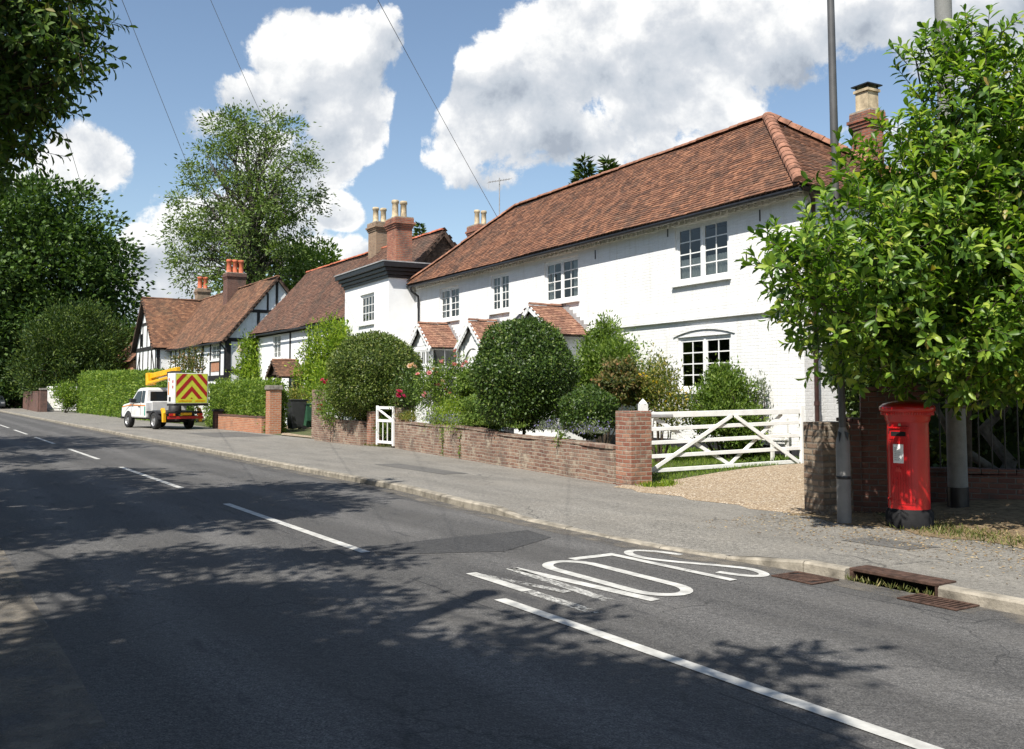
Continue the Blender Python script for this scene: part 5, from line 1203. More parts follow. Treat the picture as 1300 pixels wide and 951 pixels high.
hedge('hedge', 'clipped bright green hedge above the low orange brick wall', -49, -39.0, 12.72, 13.3, 2.1, 2.1, 22000, .10, M['lf_hedge'])
hedge('hedge', 'narrow dark hedge between the orange pier and the black bin', -38.85, -38.45, 12.9, 13.25, 1.75, 1.75, 3000, .09, M['lf_mid'])
hedge('hedge', 'low hedge under the timber framed cottage windows behind the clipped one', -54, -45, 17.0, 18.2, 2.3, 2.3, 9000, .12, M['lf_mid'])
# telegraph pole (out of frame, its shadow crosses the road) and wires
tp = Vector((-3.25, 2.85, 0)); t_ = empty('telegraph_pole', tp, 0, 'tall brown wooden telegraph pole on the near verge carrying the overhead wires', 'telegraph pole')
mb = MB(); mb.tube([(0, 0, 0), (0, 0, 8.1)], [.15, .11], 14); mb.build('pole', M['weather'], t_); MB().lathe([(.15, 0), (.13, .05), (0, .12)], (0, 0, 8.1), 12).build('cap', M['lead'], t_)
def wire2(label, p, q, Y0, Y1, r0=.012):
    """straight piece of wire seen through the picture points p and q"""
    a = at(*p, Y0); b = at(*q, Y1); pts = [a.lerp(b, k/16)-Vector((0, 0, .03*4*(k/16)*(1-k/16))) for k in range(17)]
    o = MB().tube([x-a for x in pts], [min(r0, max(.0035, .00028*x.y)) for x in pts], 4).build('overhead_wire', M['black'], loc=a); tag(o, label, 'wire', 'overhead wires')
wire2('overhead wire ending at the roof of the long white house near the aerial', (418, -114), (632, 277), 7, 28.5)
wire2('overhead wire crossing the big cloud towards the feathery tree', (215, -121), (330, 142), 7, 52, .010)
wire2('overhead wire left of the feathery tree, ending by the timber framed cottage', (107, -121), (262, 268), 7, 58, .010)
wire2('faint overhead wire between the overhanging leaves and the dark oak', (84, 170), (112, 262), 9, 40, .008)
# far left: walls, gate, car
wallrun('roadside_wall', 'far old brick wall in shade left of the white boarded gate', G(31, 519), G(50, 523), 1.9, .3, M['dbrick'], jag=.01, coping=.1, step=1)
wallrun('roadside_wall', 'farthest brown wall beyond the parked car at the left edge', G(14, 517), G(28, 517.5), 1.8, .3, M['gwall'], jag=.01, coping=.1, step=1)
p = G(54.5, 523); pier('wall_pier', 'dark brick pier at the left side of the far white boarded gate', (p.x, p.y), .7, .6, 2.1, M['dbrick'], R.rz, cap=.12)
p0_ = G(59, 522.5); p1_ = G(97, 522.5); d = p1_-p0_; t_ = empty('boarded_gate', (p0_.x, p0_.y, .1), atan2(d.y, d.x), 'wide white close boarded gate at the far end of the tall hedge', 'gate')
LL = d.length; mb = MB()
for k in range(14): mb.box(LL*k/14+.01, LL*(k+1)/14-.01, -.02, .02, .1, 2.35)
mb.build('boards', M['old_white'], t_); MB().box(0, LL, -.06, -.022, 2.1, 2.25).build('rail', M['old_white'], t_); MB().box(0, LL, -.06, -.022, .3, .45).build('rail', M['old_white'], t_)
# ================================================================== VEHICLES
m, nt, b = newmat('van_white'); co = coords(nt); col = ramp(nt, noise(nt, co, 3, 6, .7), [(.3, (.60, .60, .58)), (.65, (.76, .76, .75))]); nt.links.new(col, b.inputs['Base Color']); b.inputs['Roughness'].default_value = .3; b.inputs['Coat Weight'].default_value = .4; M['vwhite'] = m
M['tyre'] = plain('tyre', (.02, .02, .02), .85, 0, .2); M['rim'] = plain('wheel_rim', (.42, .42, .42), .4, .6, .2, 20); M['vyellow'] = plain('lift_yellow', (.75, .40, .01), .4, 0, .15); M['vred'] = plain('chevron_red', (.40, .02, .02), .4, 0, .08); M['vlime'] = plain('chevron_lime', (.62, .66, .06), .4, 0, .08); M['chassis'] = plain('chassis_black', (.025, .025, .027), .6, 0, .3); M['amber'] = plain('amber_lens', (.7, .22, .02), .25); M['redlens'] = plain('red_lens', (.5, .02, .02), .25); M['green'] = plain('stripe_green', (.05, .35, .25), .4)
def wheel(parent, x, y, r, wd, out):
    w_ = MB().lathe([(r*.62, -wd/2), (r*.93, -wd/2), (r, -wd/2+.03), (r, wd/2-.03), (r*.93, wd/2), (r*.62, wd/2)], (0, 0, 0), 26).build('wheel', M['tyre'], parent)
    w_.rotation_euler = (pi/2, 0, 0); w_.location = (x, y, r)
    rm = MB(); s_ = -1 if out > 0 else 1
    rm.lathe([(r*.63, s_*wd*.45), (r*.60, s_*wd*.3), (r*.35, s_*wd*.22), (r*.18, s_*wd*.4), (0, s_*wd*.42)], (0, 0, 0), 26)
    rim = rm.build('rim', M['rim'], w_)
    mb = MB()
    for k in range(6): a = k*pi/3; mb.lathe([(.0, .0), (.035, .0), (.035, .01), (0, .012)], (r*.45*cos(a), r*.45*sin(a), s_*wd*.27), 8)
    mb.build('wheel_holes', M['chassis'], w_); return w_
rl_ = G(197, 545); fl_ = G(163, 542.3); hd = Vector((-2.35, 2.5, 0)).normalized()
lw = Vector((-hd.y, hd.x, 0))                    # vehicle's left
tk = empty('lift_truck', (rl_-lw*.82).xy.to_3d()+Vector((0, 0, .1)), atan2(hd.y, hd.x), 'white pickup truck with folded yellow boom lift and chevron backed bucket, parked on the pavement', 'truck')
WB = 3.15
cabp = [(4.0, .5), (4.06, .72), (4.02, .98), (3.85, 1.12), (2.95, 1.24), (2.28, 1.86), (2.05, 1.93), (1.38, 1.95), (1.2, 1.90), (1.1, 1.15), (1.08, .50)]
mb = MB(); mb.prism([(x, -.86, z) for x, z in cabp], (0, 1.72, 0)); cab = mb.build('cab', M['vwhite'], tk, bevel=.06)
# tumblehome
for v in cab.data.vertices:
    if v.co.z > 1.2: v.co.y *= 1-.13*(v.co.z-1.2)/.75
def side_glass(n_, pts, y, mat=M['cglass'], th=.012):
    for sg in (1, -1):
        f = lambda x, z: (x, sg*((.86*(1-.13*max(0, z-1.2)/.75))+.004), z)
        MB().prism([f(x, z) for x, z in pts], (0, sg*th, 0)).build(n_, mat, cab)
side_glass('side_window', [(2.72, 1.24), (2.2, 1.76), (1.72, 1.80), (1.72, 1.24)], 0); side_glass('side_window', [(1.62, 1.24), (1.62, 1.80), (1.30, 1.80), (1.26, 1.24)], 0)
side_glass('door_seam', [(2.82, .62), (2.83, 1.2), (2.81, 1.2), (2.80, .62)], 0, M['chassis'], .004); side_glass('door_seam', [(1.69, .62), (1.69, 1.2), (1.67, 1.2), (1.67, .62)], 0, M['chassis'], .004)
side_glass('stripe', [(3.9, 1.03), (2.85, 1.14), (1.12, 1.12), (1.12, 1.07), (2.85, 1.09), (3.9, .99)], 0, M['amber'], .003); side_glass('stripe', [(1.22, .62), (1.22, 1.05), (1.12, 1.05), (1.12, .62)], 0, M['green'], .003)
side_glass('door_handle', [(1.9, 1.02), (1.9, 1.06), (1.75, 1.06), (1.75, 1.02)], 0, M['chassis'], .03)
MB().prism([(2.92, -.70, 1.27), (2.30, -.66, 1.83), (2.30, .66, 1.83), (2.92, .70, 1.27)], (.02, 0, .02)).build('windscreen', M['cglass'], cab)
MB().prism([(1.14, -.62, 1.28), (1.17, -.6, 1.76), (1.17, .6, 1.76), (1.14, .62, 1.28)], (-.05, 0, .0)).build('rear_window', M['cglass'], cab)
for sg in (1, -1):
    MB().box(2.55, 2.72, sg*.9-.06, sg*.9+.10*(sg > 0)+.0, 1.22, 1.42).build('mirror', M['chassis'], cab, bevel=.02)
    MB().box(3.9, 4.05, sg*.62-.14, sg*.62+.14, .85, 1.02).build('headlight', M['lead'], cab, bevel=.03)
MB().box(4.0, 4.12, -.86, .86, .42, .72).build('bumper', M['chassis'], cab, bevel=.03)
for (x, r0) in ((WB, .43),):
    for sg in (1, -1):
        mb = MB(); n = 12
        for k in range(n):
            a0, a1 = pi*k/n, pi*(k+1)/n; P_ = lambda a, r: (x+r*cos(a), sg*.862, .4+r*sin(a)); mb.prism([P_(a0, 0.01), P_(a0, r0), P_(a1, r0), P_(a1, .01)], (0, sg*.006, 0))
        mb.build('wheel_arch', M['chassis'], cab)
for x in (0, WB):
    for sg in (1, -1): wheel(tk, x, sg*.80, .385, .25, sg)
mb = MB(); mb.box(-1.45, 3.6, -.42, -.30, .42, .60); mb.build('chassis_rail', M['chassis'], tk); MB().box(-1.45, 3.6, .30, .42, .42, .60).build('chassis_rail', M['chassis'], tk)
MB().box(-.1, .1, -.75, .75, .3, .5).build('rear_axle', M['chassis'], tk)
MB().box(-1.35, 1.05, -.84, .84, .72, .84).build('bed', M['chassis'], tk, bevel=.02)
MB().box(.35, 1.05, -.85, .85, .845, 1.30).build('locker', M['vwhite'], tk, bevel=.03)
MB().box(.38, 1.0, .852, .862, .9, 1.22).build('locker_door', M['lead'], tk)
for sg in (1, -1):
    mb = MB(); n = 10
    for k in range(n):
        a0, a1 = pi*.06+pi*.88*k/n, pi*.06+pi*.88*(k+1)/n; P_ = lambda a, r: (r*cos(a), sg*.67, .38+r*sin(a)); mb.prism([P_(a0, .43), P_(a0, .46), P_(a1, .46), P_(a1, .43)], (0, sg*.26, 0))
    mb.build('mudguard', M['chassis'], tk)
MB().box(-1.48, -1.40, -.85, .85, .50, .62).build('rear_bumper', M['vred'], tk)
for sg in (1, -1):
    MB().box(-1.50, -1.45, sg*.66-.14, sg*.66+.14, .64, .75).build('tail_light', M['redlens'], tk); MB().box(-1.505, -1.50, sg*.58-.04, sg*.58+.04, .65, .74).build('indicator', M['amber'], tk)
MB().box(-1.5, -1.46, -.26, .26, .66, .78).build('number_plate', M['vyellow'], tk)
mb = MB(); mb.prism([(-1.15, .80, .35), (-1.0, .80, .35), (-.95, .80, .75), (-.8, .80, .95), (-.95, .80, 1.0), (-1.15, .80, .78)], (0, .14, 0)); mb.build('stabiliser_leg', M['vyellow'], tk, bevel=.01)
mb = MB(); mb.prism([(-1.15, -.94, .35), (-1.0, -.94, .35), (-.95, -.94, .75), (-.8, -.94, .95), (-.95, -.94, 1.0), (-1.15, -.94, .78)], (0, .14, 0)); mb.build('stabiliser_leg', M['vyellow'], tk, bevel=.01)
MB().lathe([(.30, .845), (.28, 1.1), (.22, 1.15), (.2, 1.5)], (-.25, 0, 0), 18).build('turntable', M['chassis'], tk)
MB().box(-.42, -.08, -.16, .16, 1.5, 2.55).build('turret', M['vyellow'], tk, bevel=.03)
mb = MB(); mb.beam((-.55, 0, 2.78), (2.35, .1, 2.50), .24, .26); mb.build('lower_boom', M['vyellow'], tk, bevel=.03)
mb = MB(); mb.beam((-.35, .22, 2.45), (2.2, .26, 2.18), .18, .12); mb.build('upper_boom', M['vyellow'], tk, bevel=.02)
mb = MB(); mb.prism([(2.1, -.08, 2.1), (2.42, -.08, 2.05), (2.46, -.08, 2.66), (2.2, -.08, 2.68)], (0, .42, 0)); mb.build('boom_knuckle', M['vyellow'], tk, bevel=.02)
mb = MB(); mb.tube([(.1, .02, 2.55), (1.3, .12, 2.36)], .06, 10); mb.build('ram', M['rim'], tk); mb = MB(); mb.prism([(-.7, -.15, 2.45), (-.1, -.15, 2.42), (-.05, -.15, 2.68), (-.6, -.15, 2.72)], (0, .5, 0)); mb.build('boom_head', M['chassis'], tk, bevel=.02)
# bucket with chevrons on its back
bu = MB(); bx0, bx1, by, bz0, bz1 = -1.72, -.92, .80, 1.20, 2.60
bu.box(bx0, bx1, -by, by, bz0, bz0+.04); bu.box(bx0, bx0+.04, -by, by, bz0+.04, bz1); bu.box(bx1-.04, bx1, -by, by, bz0+.04, bz1); bu.box(bx0+.04, bx1-.04, -by, -by+.04, bz0+.04, bz1); bu.box(bx0+.04, bx1-.04, by-.04, by, bz0+.04, bz1)
bk = bu.build('bucket', M['vwhite'], tk, bevel=.015)
xs = bx0-.004; MB().prism([(xs, -by+.05, bz0+.03), (xs, by-.05, bz0+.03), (xs, by-.05, bz1-.03), (xs, -by+.05, bz1-.03)], (-.004, 0, 0)).build('chevron_panel', M['vlime'], bk)
def clip(poly, ax, lim, keep_less):
    out = []
    for i in range(len(poly)):
        a, b = poly[i], poly[(i+1) % len(poly)]; ia = (a[ax] <= lim) == keep_less; ib = (b[ax] <= lim) == keep_less
        if ia: out.append(a)
        if ia != ib: t = (lim-a[ax])/(b[ax]-a[ax]); out.append(tuple(a[j]+(b[j]-a[j])*t for j in (0, 1)))
    return out
for k in range(5):
    z = bz0+.02+k*.52-.15; h = .24
    for sg in (1, -1):
        q = [(0, z+.18), (0, z+.18+h), (sg*1.2, z+.18+h-1.32), (sg*1.2, z+.18-1.32)]
        for ax, lim, kl in ((1, bz0+.22, False), (1, bz1-.04, True), (0, by-.06, True), (0, -by+.06, False)):
            if len(q) > 2: q = clip(q, ax, lim, kl)
        if len(q) > 2: MB().prism([(xs-.006, a, b) for a, b in q], (-.003, 0, 0)).build('chevron_stripe', M['vred'], bk)
mb = MB(); n_ = 16
for k in range(n_): a = -by+.15+(2*by-.3)*k/n_; mb.box(xs-.009, xs-.005, a, a+.07, bz0+.09, bz0+.16) if k not in (6, 7) else None
mb.build('lettering', M['vyellow'], bk)
mb = MB(); mb.box(-1.3, -1.1, by+.001, by+.006, 1.3, 1.5); mb.build('vent', M['chassis'], bk); MB().box(bx0+.02, bx1-.02, -by-.02, by+.02, bz0-.10, bz0-.003).build('bucket_base', M['chassis'], bk); MB().box(-1.1, -1.0, by+.001, by+.006, 1.6, 2.2).build('stripe', M['amber'], bk)
for (dx, dz) in ((-1.5, 2.2), (-1.5, 1.95), (-1.1, 2.3)): MB().box(dx-.05, dx+.05, by+.001, by+.006, dz-.05, dz+.07).build('sticker', M['vred'], bk)
bk.location.y = -.13
# parked car at the far left
cr = G(4, 519); cd = (R.x*1.0); ca = empty('parked_car', (cr.x-.9, cr.y, .1), atan2(cd.y, cd.x), 'dark hatchback car facing the camera on the road at the far left edge', 'car')
cpf = [(2.0, .25), (2.08, .5), (2.0, .72), (1.85, .80), (.95, .95), (.2, 1.42), (-1.0, 1.45), (-1.75, 1.0), (-2.0, .9), (-2.05, .3)]
mb = MB(); mb.prism([(x, -.86, z) for x, z in cpf], (0, 1.72, 0)); cb_ = mb.build('body', plain('car_dark', (.05, .06, .07), .25, .3, .1), ca, bevel=.08)
for v in cb_.data.vertices:
    if v.co.z > 1: v.co.y *= .82
MB().prism([(.98, -.72, .97), (.98, .72, .97), (.25, .62, 1.40), (.25, -.62, 1.40)], (.03, 0, .02)).build('windscreen', M['cglass'], cb_)
for sg in (1, -1):
    MB().box(1.9, 2.06, sg*.62-.17, sg*.62+.17, .58, .74).build('headlight', M['rim'], cb_, bevel=.03)
    for x in (1.3, -1.25): wheel(ca, x, sg*.78, .31, .2, sg)
MB().box(2.06, 2.09, -.26, .26, .34, .45).build('number_plate', M['white_paint'], cb_); MB().box(2.03, 2.07, -.4, .4, .5, .62).build('grille', M['chassis'], cb_)
# ================================================================== TREES
def bl(px, py, Y, rx, rz=None, ry=None):
    """crown lobe: picture point, distance, radius in metres"""
    p = at(px, py, Y); rz = rz or rx; return (tuple(p), (rx, ry or rx, rz))
# laurel-like tree over the pillar box
def shoots(name, label, cat, base, blobs, ncl, per, lsize, slen, mlf, mbark, r0, fork=.3, nlimb=70, shell=.75, upa=.65, droop=.12, rtw=.006):
    '''tree whose crown is made of leafy shoots: every shoot is a short twig with leaves set round it'''
    root = empty(name, base, 0, label, cat); B = Vector(base); v = np.array([b[1][0]*b[1][1]*b[1][2] for b in blobs])**.7; v /= v.sum(); C = []; O = []
    for (c, r), w_ in zip(blobs, v):
        k = max(4, int(ncl*w_)); u = sph(k); rad = np.where(rng.random(k) < .22, rng.random(k)**.5*shell, shell+(1-shell)*rng.random(k)); C.append(np.array(c)+u*rad[:, None]*np.array(r)); O.append(u)
    C = np.concatenate(C); O = np.concatenate(O); k = len(C)
    ax = unit(O*.8+rng.normal(size=(k, 3))*.35+np.array([0, 0, upa])); a1 = unit(np.cross(ax, rng.normal(size=(k, 3)))); a2 = np.cross(ax, a1)
    L = slen*(.6+.8*rng.random(k)); P = []; D = []; S_ = []; NR = []
    for j in range(per):
        t = (j+.5)/per; ph = j*2.4+rng.random(k)*.8; rad_ = a1*np.cos(ph)[:, None]+a2*np.sin(ph)[:, None]
        P.append(C+ax*(L*t)[:, None]); op = .95-.55*t
        D.append(ax*(1-op*.6)+rad_*op*1.5+rng.normal(size=(k, 3))*.18-np.array([0, 0, droop])); S_.append(np.full(k, lsize*(1.05-.35*abs(t-.45)))); NR.append(ax+rng.normal(size=(k, 3))*.25+np.array([0, 0, .5]))
    P = np.concatenate(P); D = np.concatenate(D); S_ = np.concatenate(S_); NR = np.concatenate(NR)
    bigleaves('crown', P, D, S_, mlf, root, .40, base, NR)
    mb = MB(); top = max(c[0][2] for c in blobs); cx = sum(b[0][0]*q for b, q in zip(blobs, v)); cy = sum(b[0][1]*q for b, q in zip(blobs, v))
    zf = B.z+(top-B.z)*fork; hub = Vector((B.x+(cx-B.x)*fork, B.y+(cy-B.y)*fork, zf)); end = Vector((cx, cy, B.z+(top-B.z)*.9))
    mb.tube([B-Vector((0, 0, .3)), hub, hub.lerp(end, .5), end], [r0*1.3, r0, r0*.6, r0*.15], 10, cap=False)
    for i in rng.permutation(k)[:nlimb]:
        q = Vector(C[i]); j = hub.lerp(end, rng.random()*.8*max(0, min(1, (q.z-zf)/max(.1, end.z-zf)))); pts = limb(mb, j, q, r0*.3, r0*.07, .12, 5)
        ds = np.linalg.norm(C-np.array(pts[3]), axis=1)
        for w_ in np.argsort(ds)[:6]: limb(mb, pts[3], C[w_], r0*.11, r0*.05, .1, 4, 3)
    for i in range(k): mb.tube([C[i], C[i]+ax[i]*L[i]], [.006, .003], 3, cap=False)
    o = mb.build('trunk', mbark, root); o.data.transform(Matrix.Translation(-B)); return root
def bigleaves(name, P, D, s, mat, parent, asp, loc, nrm):
    D = unit(D); N = len(P); s = (s*(.75+.5*rng.random(N)))[:, None]; side = unit(np.cross(D, nrm)); up = np.cross(side, D); P = P-np.array(loc); w_ = s*asp*.5; f = up*w_*.45
    V = np.stack([P, P+D*s*.35+side*w_*.78+f*.8, P+D*s*.70+side*w_*.92+f*.9-up*s*.02, P+D*s-up*s*.10, P+D*s*.70-side*w_*.92+f*.9-up*s*.02, P+D*s*.35-side*w_*.78+f*.8, P+D*s*.36, P+D*s*.70-up*s*.02], 1).reshape(-1, 3)
    idx = np.array([[0, 6, 1, 1], [6, 7, 2, 1], [7, 3, 2, 2], [0, 5, 6, 6], [6, 5, 4, 7], [7, 4, 3, 3]]); tri = [(0, 6, 1), (7, 3, 2), (0, 5, 6), (7, 4, 3)]; quad = [(6, 7, 2, 1), (6, 5, 4, 7)]
    base = np.arange(N)[:, None, None]*8; lt = (base+np.array(tri)[None]).reshape(-1); lq = (base+np.array(quad)[None]).reshape(-1)
    me = bpy.data.meshes.new(name); me.vertices.add(8*N); me.vertices.foreach_set('co', V.astype(np.float32).ravel())
    me.loops.add(len(lt)+len(lq)); me.loops.foreach_set('vertex_index', np.concatenate([lt, lq]).astype(np.int32))
    tot = np.concatenate([np.full(4*N, 3), np.full(2*N, 4)]).astype(np.int32); st = np.concatenate([[0], np.cumsum(tot)[:-1]]).astype(np.int32)
    me.polygons.add(6*N); me.polygons.foreach_set('loop_start', st); me.polygons.foreach_set('loop_total', tot); me.update(calc_edges=True)
    r = rng.random(N); a = me.attributes.new('rnd', 'FLOAT', 'FACE'); a.data.foreach_set('value', np.concatenate([np.repeat(r, 4), np.repeat(r, 2)]).astype(np.float32))
    me.polygons.foreach_set('use_smooth', np.ones(6*N, bool)); me.materials.append(mat); o = bpy.data.objects.new(name, me); COL.objects.link(o); o.parent = parent; return o
tb = (6.9, 14.6, .2)
shoots('laurel_tree', 'broad glossy bright green tree spreading over the red pillar box and concrete pole', 'tree', tb,
     [bl(1242, 165, 11.2, .9, .9), bl(1170, 285, 11.1, .92, .9), bl(1085, 335, 10.7, .76, .74), bl(1012, 332, 10.2, .36, .42), bl(1235, 385, 10.9, 1.15, .85), bl(1120, 430, 11.3, .62, .48), bl(1300, 260, 11.4, 1.2, 1.4),
      bl(1185, 100, 11.2, .38, .42), bl(1238, 68, 11.4, .42, .38), bl(1305, 140, 11.5, .7, .75), bl(1152, 205, 11.0, .42, .5), bl(1320, 410, 11.0, 1.1, .95), bl(1185, 458, 11.6, .95, .40), bl(1068, 235, 11.3, .22, .42), bl(1045, 400, 10.6, .38, .5), bl(1095, 380, 11.2, .8, .7), bl(1010, 345, 10.8, .4, .5), bl(1260, 470, 11.2, .9, .4), bl(1240, 250, 11.8, 1.0, 1.1), bl(1095, 465, 11.6, .4, .25), bl(1280, 340, 13.2, 1.8, 1.6), bl(1180, 330, 12.8, 1.5, 1.3), bl(1350, 150, 13, 1.3, 1.1), bl(1130, 410, 12.2, 1.1, .7)],
     2900, 12, .15, .29, M['lf_magnolia'], M['bark'], r0=.11, fork=.25, nlimb=80, shell=.7)
# shaded bushes behind the railings
for i, (px, py, Y, rx, rz, lab) in enumerate(((1130, 470, 17, 1.0, 1.3, 'dark ivy mass behind the pillar box and drive wall'), (1215, 520, 16.5, 1.5, 1.7, 'dark shaded evergreen bush behind the railings by the concrete pole'), (1300, 520, 15.5, 1.3, 1.7, 'dark shaded evergreen bush behind the railings at the right edge'), (1370, 460, 17, 2.2, 2.8, 'tall dark evergreen bush beyond the right edge of the railings'))):
    p = at(px, py, Y); shrub('evergreen_bush', lab, 'bush', tuple(p), (rx, rx, rz), 9000, .12, M['lf_yew'], lump=.12, spread=.3, base=(p.x, p.y, .2), stem=False)
mb = MB(); mb.tube([(0, 0, 0), (.25, 0, .5), (-.1, .1, 1.0), (.35, .0, 1.5), (.9, .1, 1.9)], [.13, .11, .09, .07, .05], 8); mb.tube([(.1, 0, .3), (-.6, 0, .8), (-.9, .1, 1.5)], [.08, .06, .04], 7)
p = at(1262, 590, 14.6); o = mb.build('twisted_trunk', M['bark_grey'], loc=(p.x, p.y, .2)); tag(o, 'bare twisted grey trunk behind the black railings', 'tree trunk')
# ash tree behind the cottages
zb = .1; pa = at(338, 500, 84)
tree('ash_tree', 'tall feathery light green tree with open crown behind the timber framed cottage', 'tree', (pa.x, pa.y, zb),
     [bl(322, 190, 84, 5.0, 3.8), bl(362, 235, 84, 4.2, 4.4), bl(262, 255, 84, 4.2, 3.6), bl(315, 270, 82, 5.4, 4.6), bl(245, 300, 84, 3.6, 3.2), bl(368, 295, 84, 3.0, 3.0), bl(295, 335, 82, 4.6, 3.2), bl(272, 200, 84, 2.6, 2.0), bl(388, 205, 84, 1.8, 1.6), bl(355, 335, 84, 3.0, 2.4), bl(300, 160, 84, 2.8, 1.4), bl(350, 162, 84, 2.6, 1.4), bl(245, 345, 84, 2.4, 2.0)],
     360, 84, .33, .95, M['lf_ash'], M['bark_grey'], r0=.62, shell=.5, asp=.38, nlimb=140, fork=.42, upb=-.1)
tree('bush_tree', 'small green tree between the timber framed cottage gable and the brown roof', 'tree', (*at(385, 500, 92).xy, .1), [bl(392, 345, 92, 3.6, 3.0), bl(372, 372, 90, 3.2, 3), bl(412, 352, 95, 2.4, 2.2)], 90, 90, .45, 1.3, M['lf_mid'], M['bark'], r0=.25, nlimb=20)
# dark oaks at the left
po = at(-20, 500, 112)
tree('oak_tree', 'huge dark green oak tree filling the left edge of the picture', 'tree', (po.x, po.y, zb),
     [bl(60, 300, 112, 9.1, 6.4), bl(0, 320, 112, 9.8, 8.4), bl(92, 345, 112, 7.3, 5.6), bl(40, 370, 109, 9.8, 7.0), bl(116, 388, 112, 5.6, 5.0), bl(-50, 300, 112, 8.4, 8.4), bl(0, 430, 109, 8.4, 5.9), bl(122, 305, 113, 3.4, 2.8), bl(136, 420, 112, 3.6, 3.6), bl(60, 262, 112, 5.9, 3.4), bl(80, 430, 112, 7.0, 5.6)],
     640, 82, .58, 2.0, M['lf_oak'], M['bark'], r0=.7, shell=.7, asp=.6, nlimb=60, fork=.3, upb=.1)
py_ = at(95, 500, 97)
tree('yew_tree', 'rounded bushy yellow green tree in front of the dark oak behind the tall hedge', 'tree', (py_.x, py_.y, zb),
     [bl(98, 432, 97, 4.6, 3.6), bl(66, 455, 96, 3.6, 3.6), bl(132, 452, 97, 2.6, 3.4), bl(95, 480, 96, 5.0, 2.4), bl(48, 470, 97, 2.2, 2.8), bl(98, 402, 97, 2.8, 1.6)],
     430, 90, .32, 1.0, M['lf_yew'], M['bark'], r0=.3, shell=.75, asp=.32, nlimb=20, fork=.25, upb=.7)
# trees closing the far end of the road and the gaps
for (px, py, Y, rx, rz, lab) in ((-10, 480, 120, 7, 8, 'dark shaded tree beyond the parked car at the far left'), (40, 470, 112, 6, 6, 'dark tree behind the far roadside walls'), (165, 470, 108, 3.6, 4.5, 'dark tree behind the far orange roof beside the timber framed cottage'), (-90, 440, 110, 10, 10, 'wide dark tree beyond the left edge of the road')):
    p = at(px, 500, Y); tree('roadside_tree', lab, 'tree', (p.x, p.y, .1), [bl(px, py, Y, rx, rz), bl(px-15, py-30, Y, rx*.7, rz*.6), bl(px+18, py+5, Y, rx*.7, rz*.8)], 130, 80, .55, 1.9, M['lf_oak'], M['bark'], r0=.35, nlimb=16, shell=.7, asp=.6, group=None)
# spiky conifers over the roof
def conifer(label, px, py, Y, h_):
    top = at(px, py, Y); n = 3200; t = rng.random(n)**.7; lay = np.floor(t*22)/22+rng.normal(size=n)*.006; a = rng.random(n)*2*pi; rr = (lay*h_*.30+.08)*rng.random(n)**.4
    P = np.stack([top.x+rr*np.cos(a), top.y+rr*np.sin(a), top.z-lay*h_-rr*.15+(.0)], 1); D = np.stack([np.cos(a), np.sin(a), .25+0*a], 1)+rng.normal(size=(n, 3))*.25
    base = (top.x, top.y, .1); r = empty('conifer', base, 0, label, 'tree', 'conifers behind the long white house'); leaves('crown', P, D, .42, M['lf_yew'], r, .3, loc=base)
    MB().tube([(0, 0, 0), (0, 0, top.z-.2)], [.25, .03], 7).build('trunk', M['bark'], r)
conifer('spiky dark conifer tip, the taller left one above the ridge of the long white house', 742, 203, 46, 7); conifer('spiky dark conifer tip, the right one above the ridge of the long white house', 772, 205, 46, 6)
conifer('dark conifer top beyond the ridge end of the white house roof', 533, 287, 70, 7)
# ---- near tree hanging into the top left corner and shading the road
def lift(px, py, hgt):        # crown point whose shadow falls on the road at this picture point
    g_ = G(px, py, 0); k = hgt/tan(ELEV); return (g_.x+SH.x*k, g_.y+SH.y*k, hgt)
nb = [bl(20, 40, 10.5, .85, .7), bl(60, 5, 10.5, .55, .5), bl(0, 120, 10.5, .6, .6), bl(50, 75, 10.3, .5, .5), bl(78, 100, 10.4, .2, .28), bl(92, 55, 10.3, .2, .22), bl(105, 5, 10.2, .22, .25), bl(35, 140, 10.5, .35, .3), bl(0, 175, 10.6, .28, .22), bl(-70, 60, 11, 1.5, 1.8), bl(-90, 160, 11, 1.0, 1.0), bl(-30, -60, 10.5, 1.3, 1.0)]
shoots('overhanging_tree', 'near tree whose dark leafy boughs hang into the top left corner of the view', 'tree', (-8.2, 9.0, .1), nb, 1500, 11, .125, .30, M['lf_near'], M['bark'], .16, fork=.5, nlimb=70, shell=.55, upa=-.15, droop=.35)
# unseen trees added on the near side to shut out low sky; windows reflect them
for i, (s_, t_) in enumerate([(-62, -11), (-52, -12), (-43, -11), (-34, -12), (-26, -11.5), (-18, -11), (-10.5, -10.5), (-3, -10.5), (4.5, -11), (12, -12), (20, -13)]):
    p = R.W(s_, t_, .1); c_ = lambda a, b, z, r, h: ((p.x+a, p.y+b, z), (r, r, h))
    tree('sky_block_tree', 'unseen leafy tree added behind the camera to block low sky over the road', 'tree', tuple(p), [c_(0, 0, 6.0, 3.8, 3.0), c_(1.2, .6, 3.2, 2.8, 2.4), c_(-1.5, -1, 4.0, 3.2, 2.8), c_(0, 2.5, 3.0, 2.6, 2.5)], 150, 60, .5, 1.3, M['lf_near'], M['bark'], r0=.25, nlimb=10, shell=.7, asp=.7, group='unseen tree belt added to block the low sky')
def shade(label, base, pts, hgt, ncl, nlf, ls, rc, r0):
    blobs = []
    for (px, py, r, dz) in pts: c = lift(px, py, hgt+dz); blobs.append((c, (r, r, r*.55)))
    tree('shade_tree', label, 'tree', base, blobs, ncl, nlf, ls, rc, M['lf_near'], M['bark'], r0=r0, shell=.2, asp=.55, nlimb=70, fork=.5, upb=0)
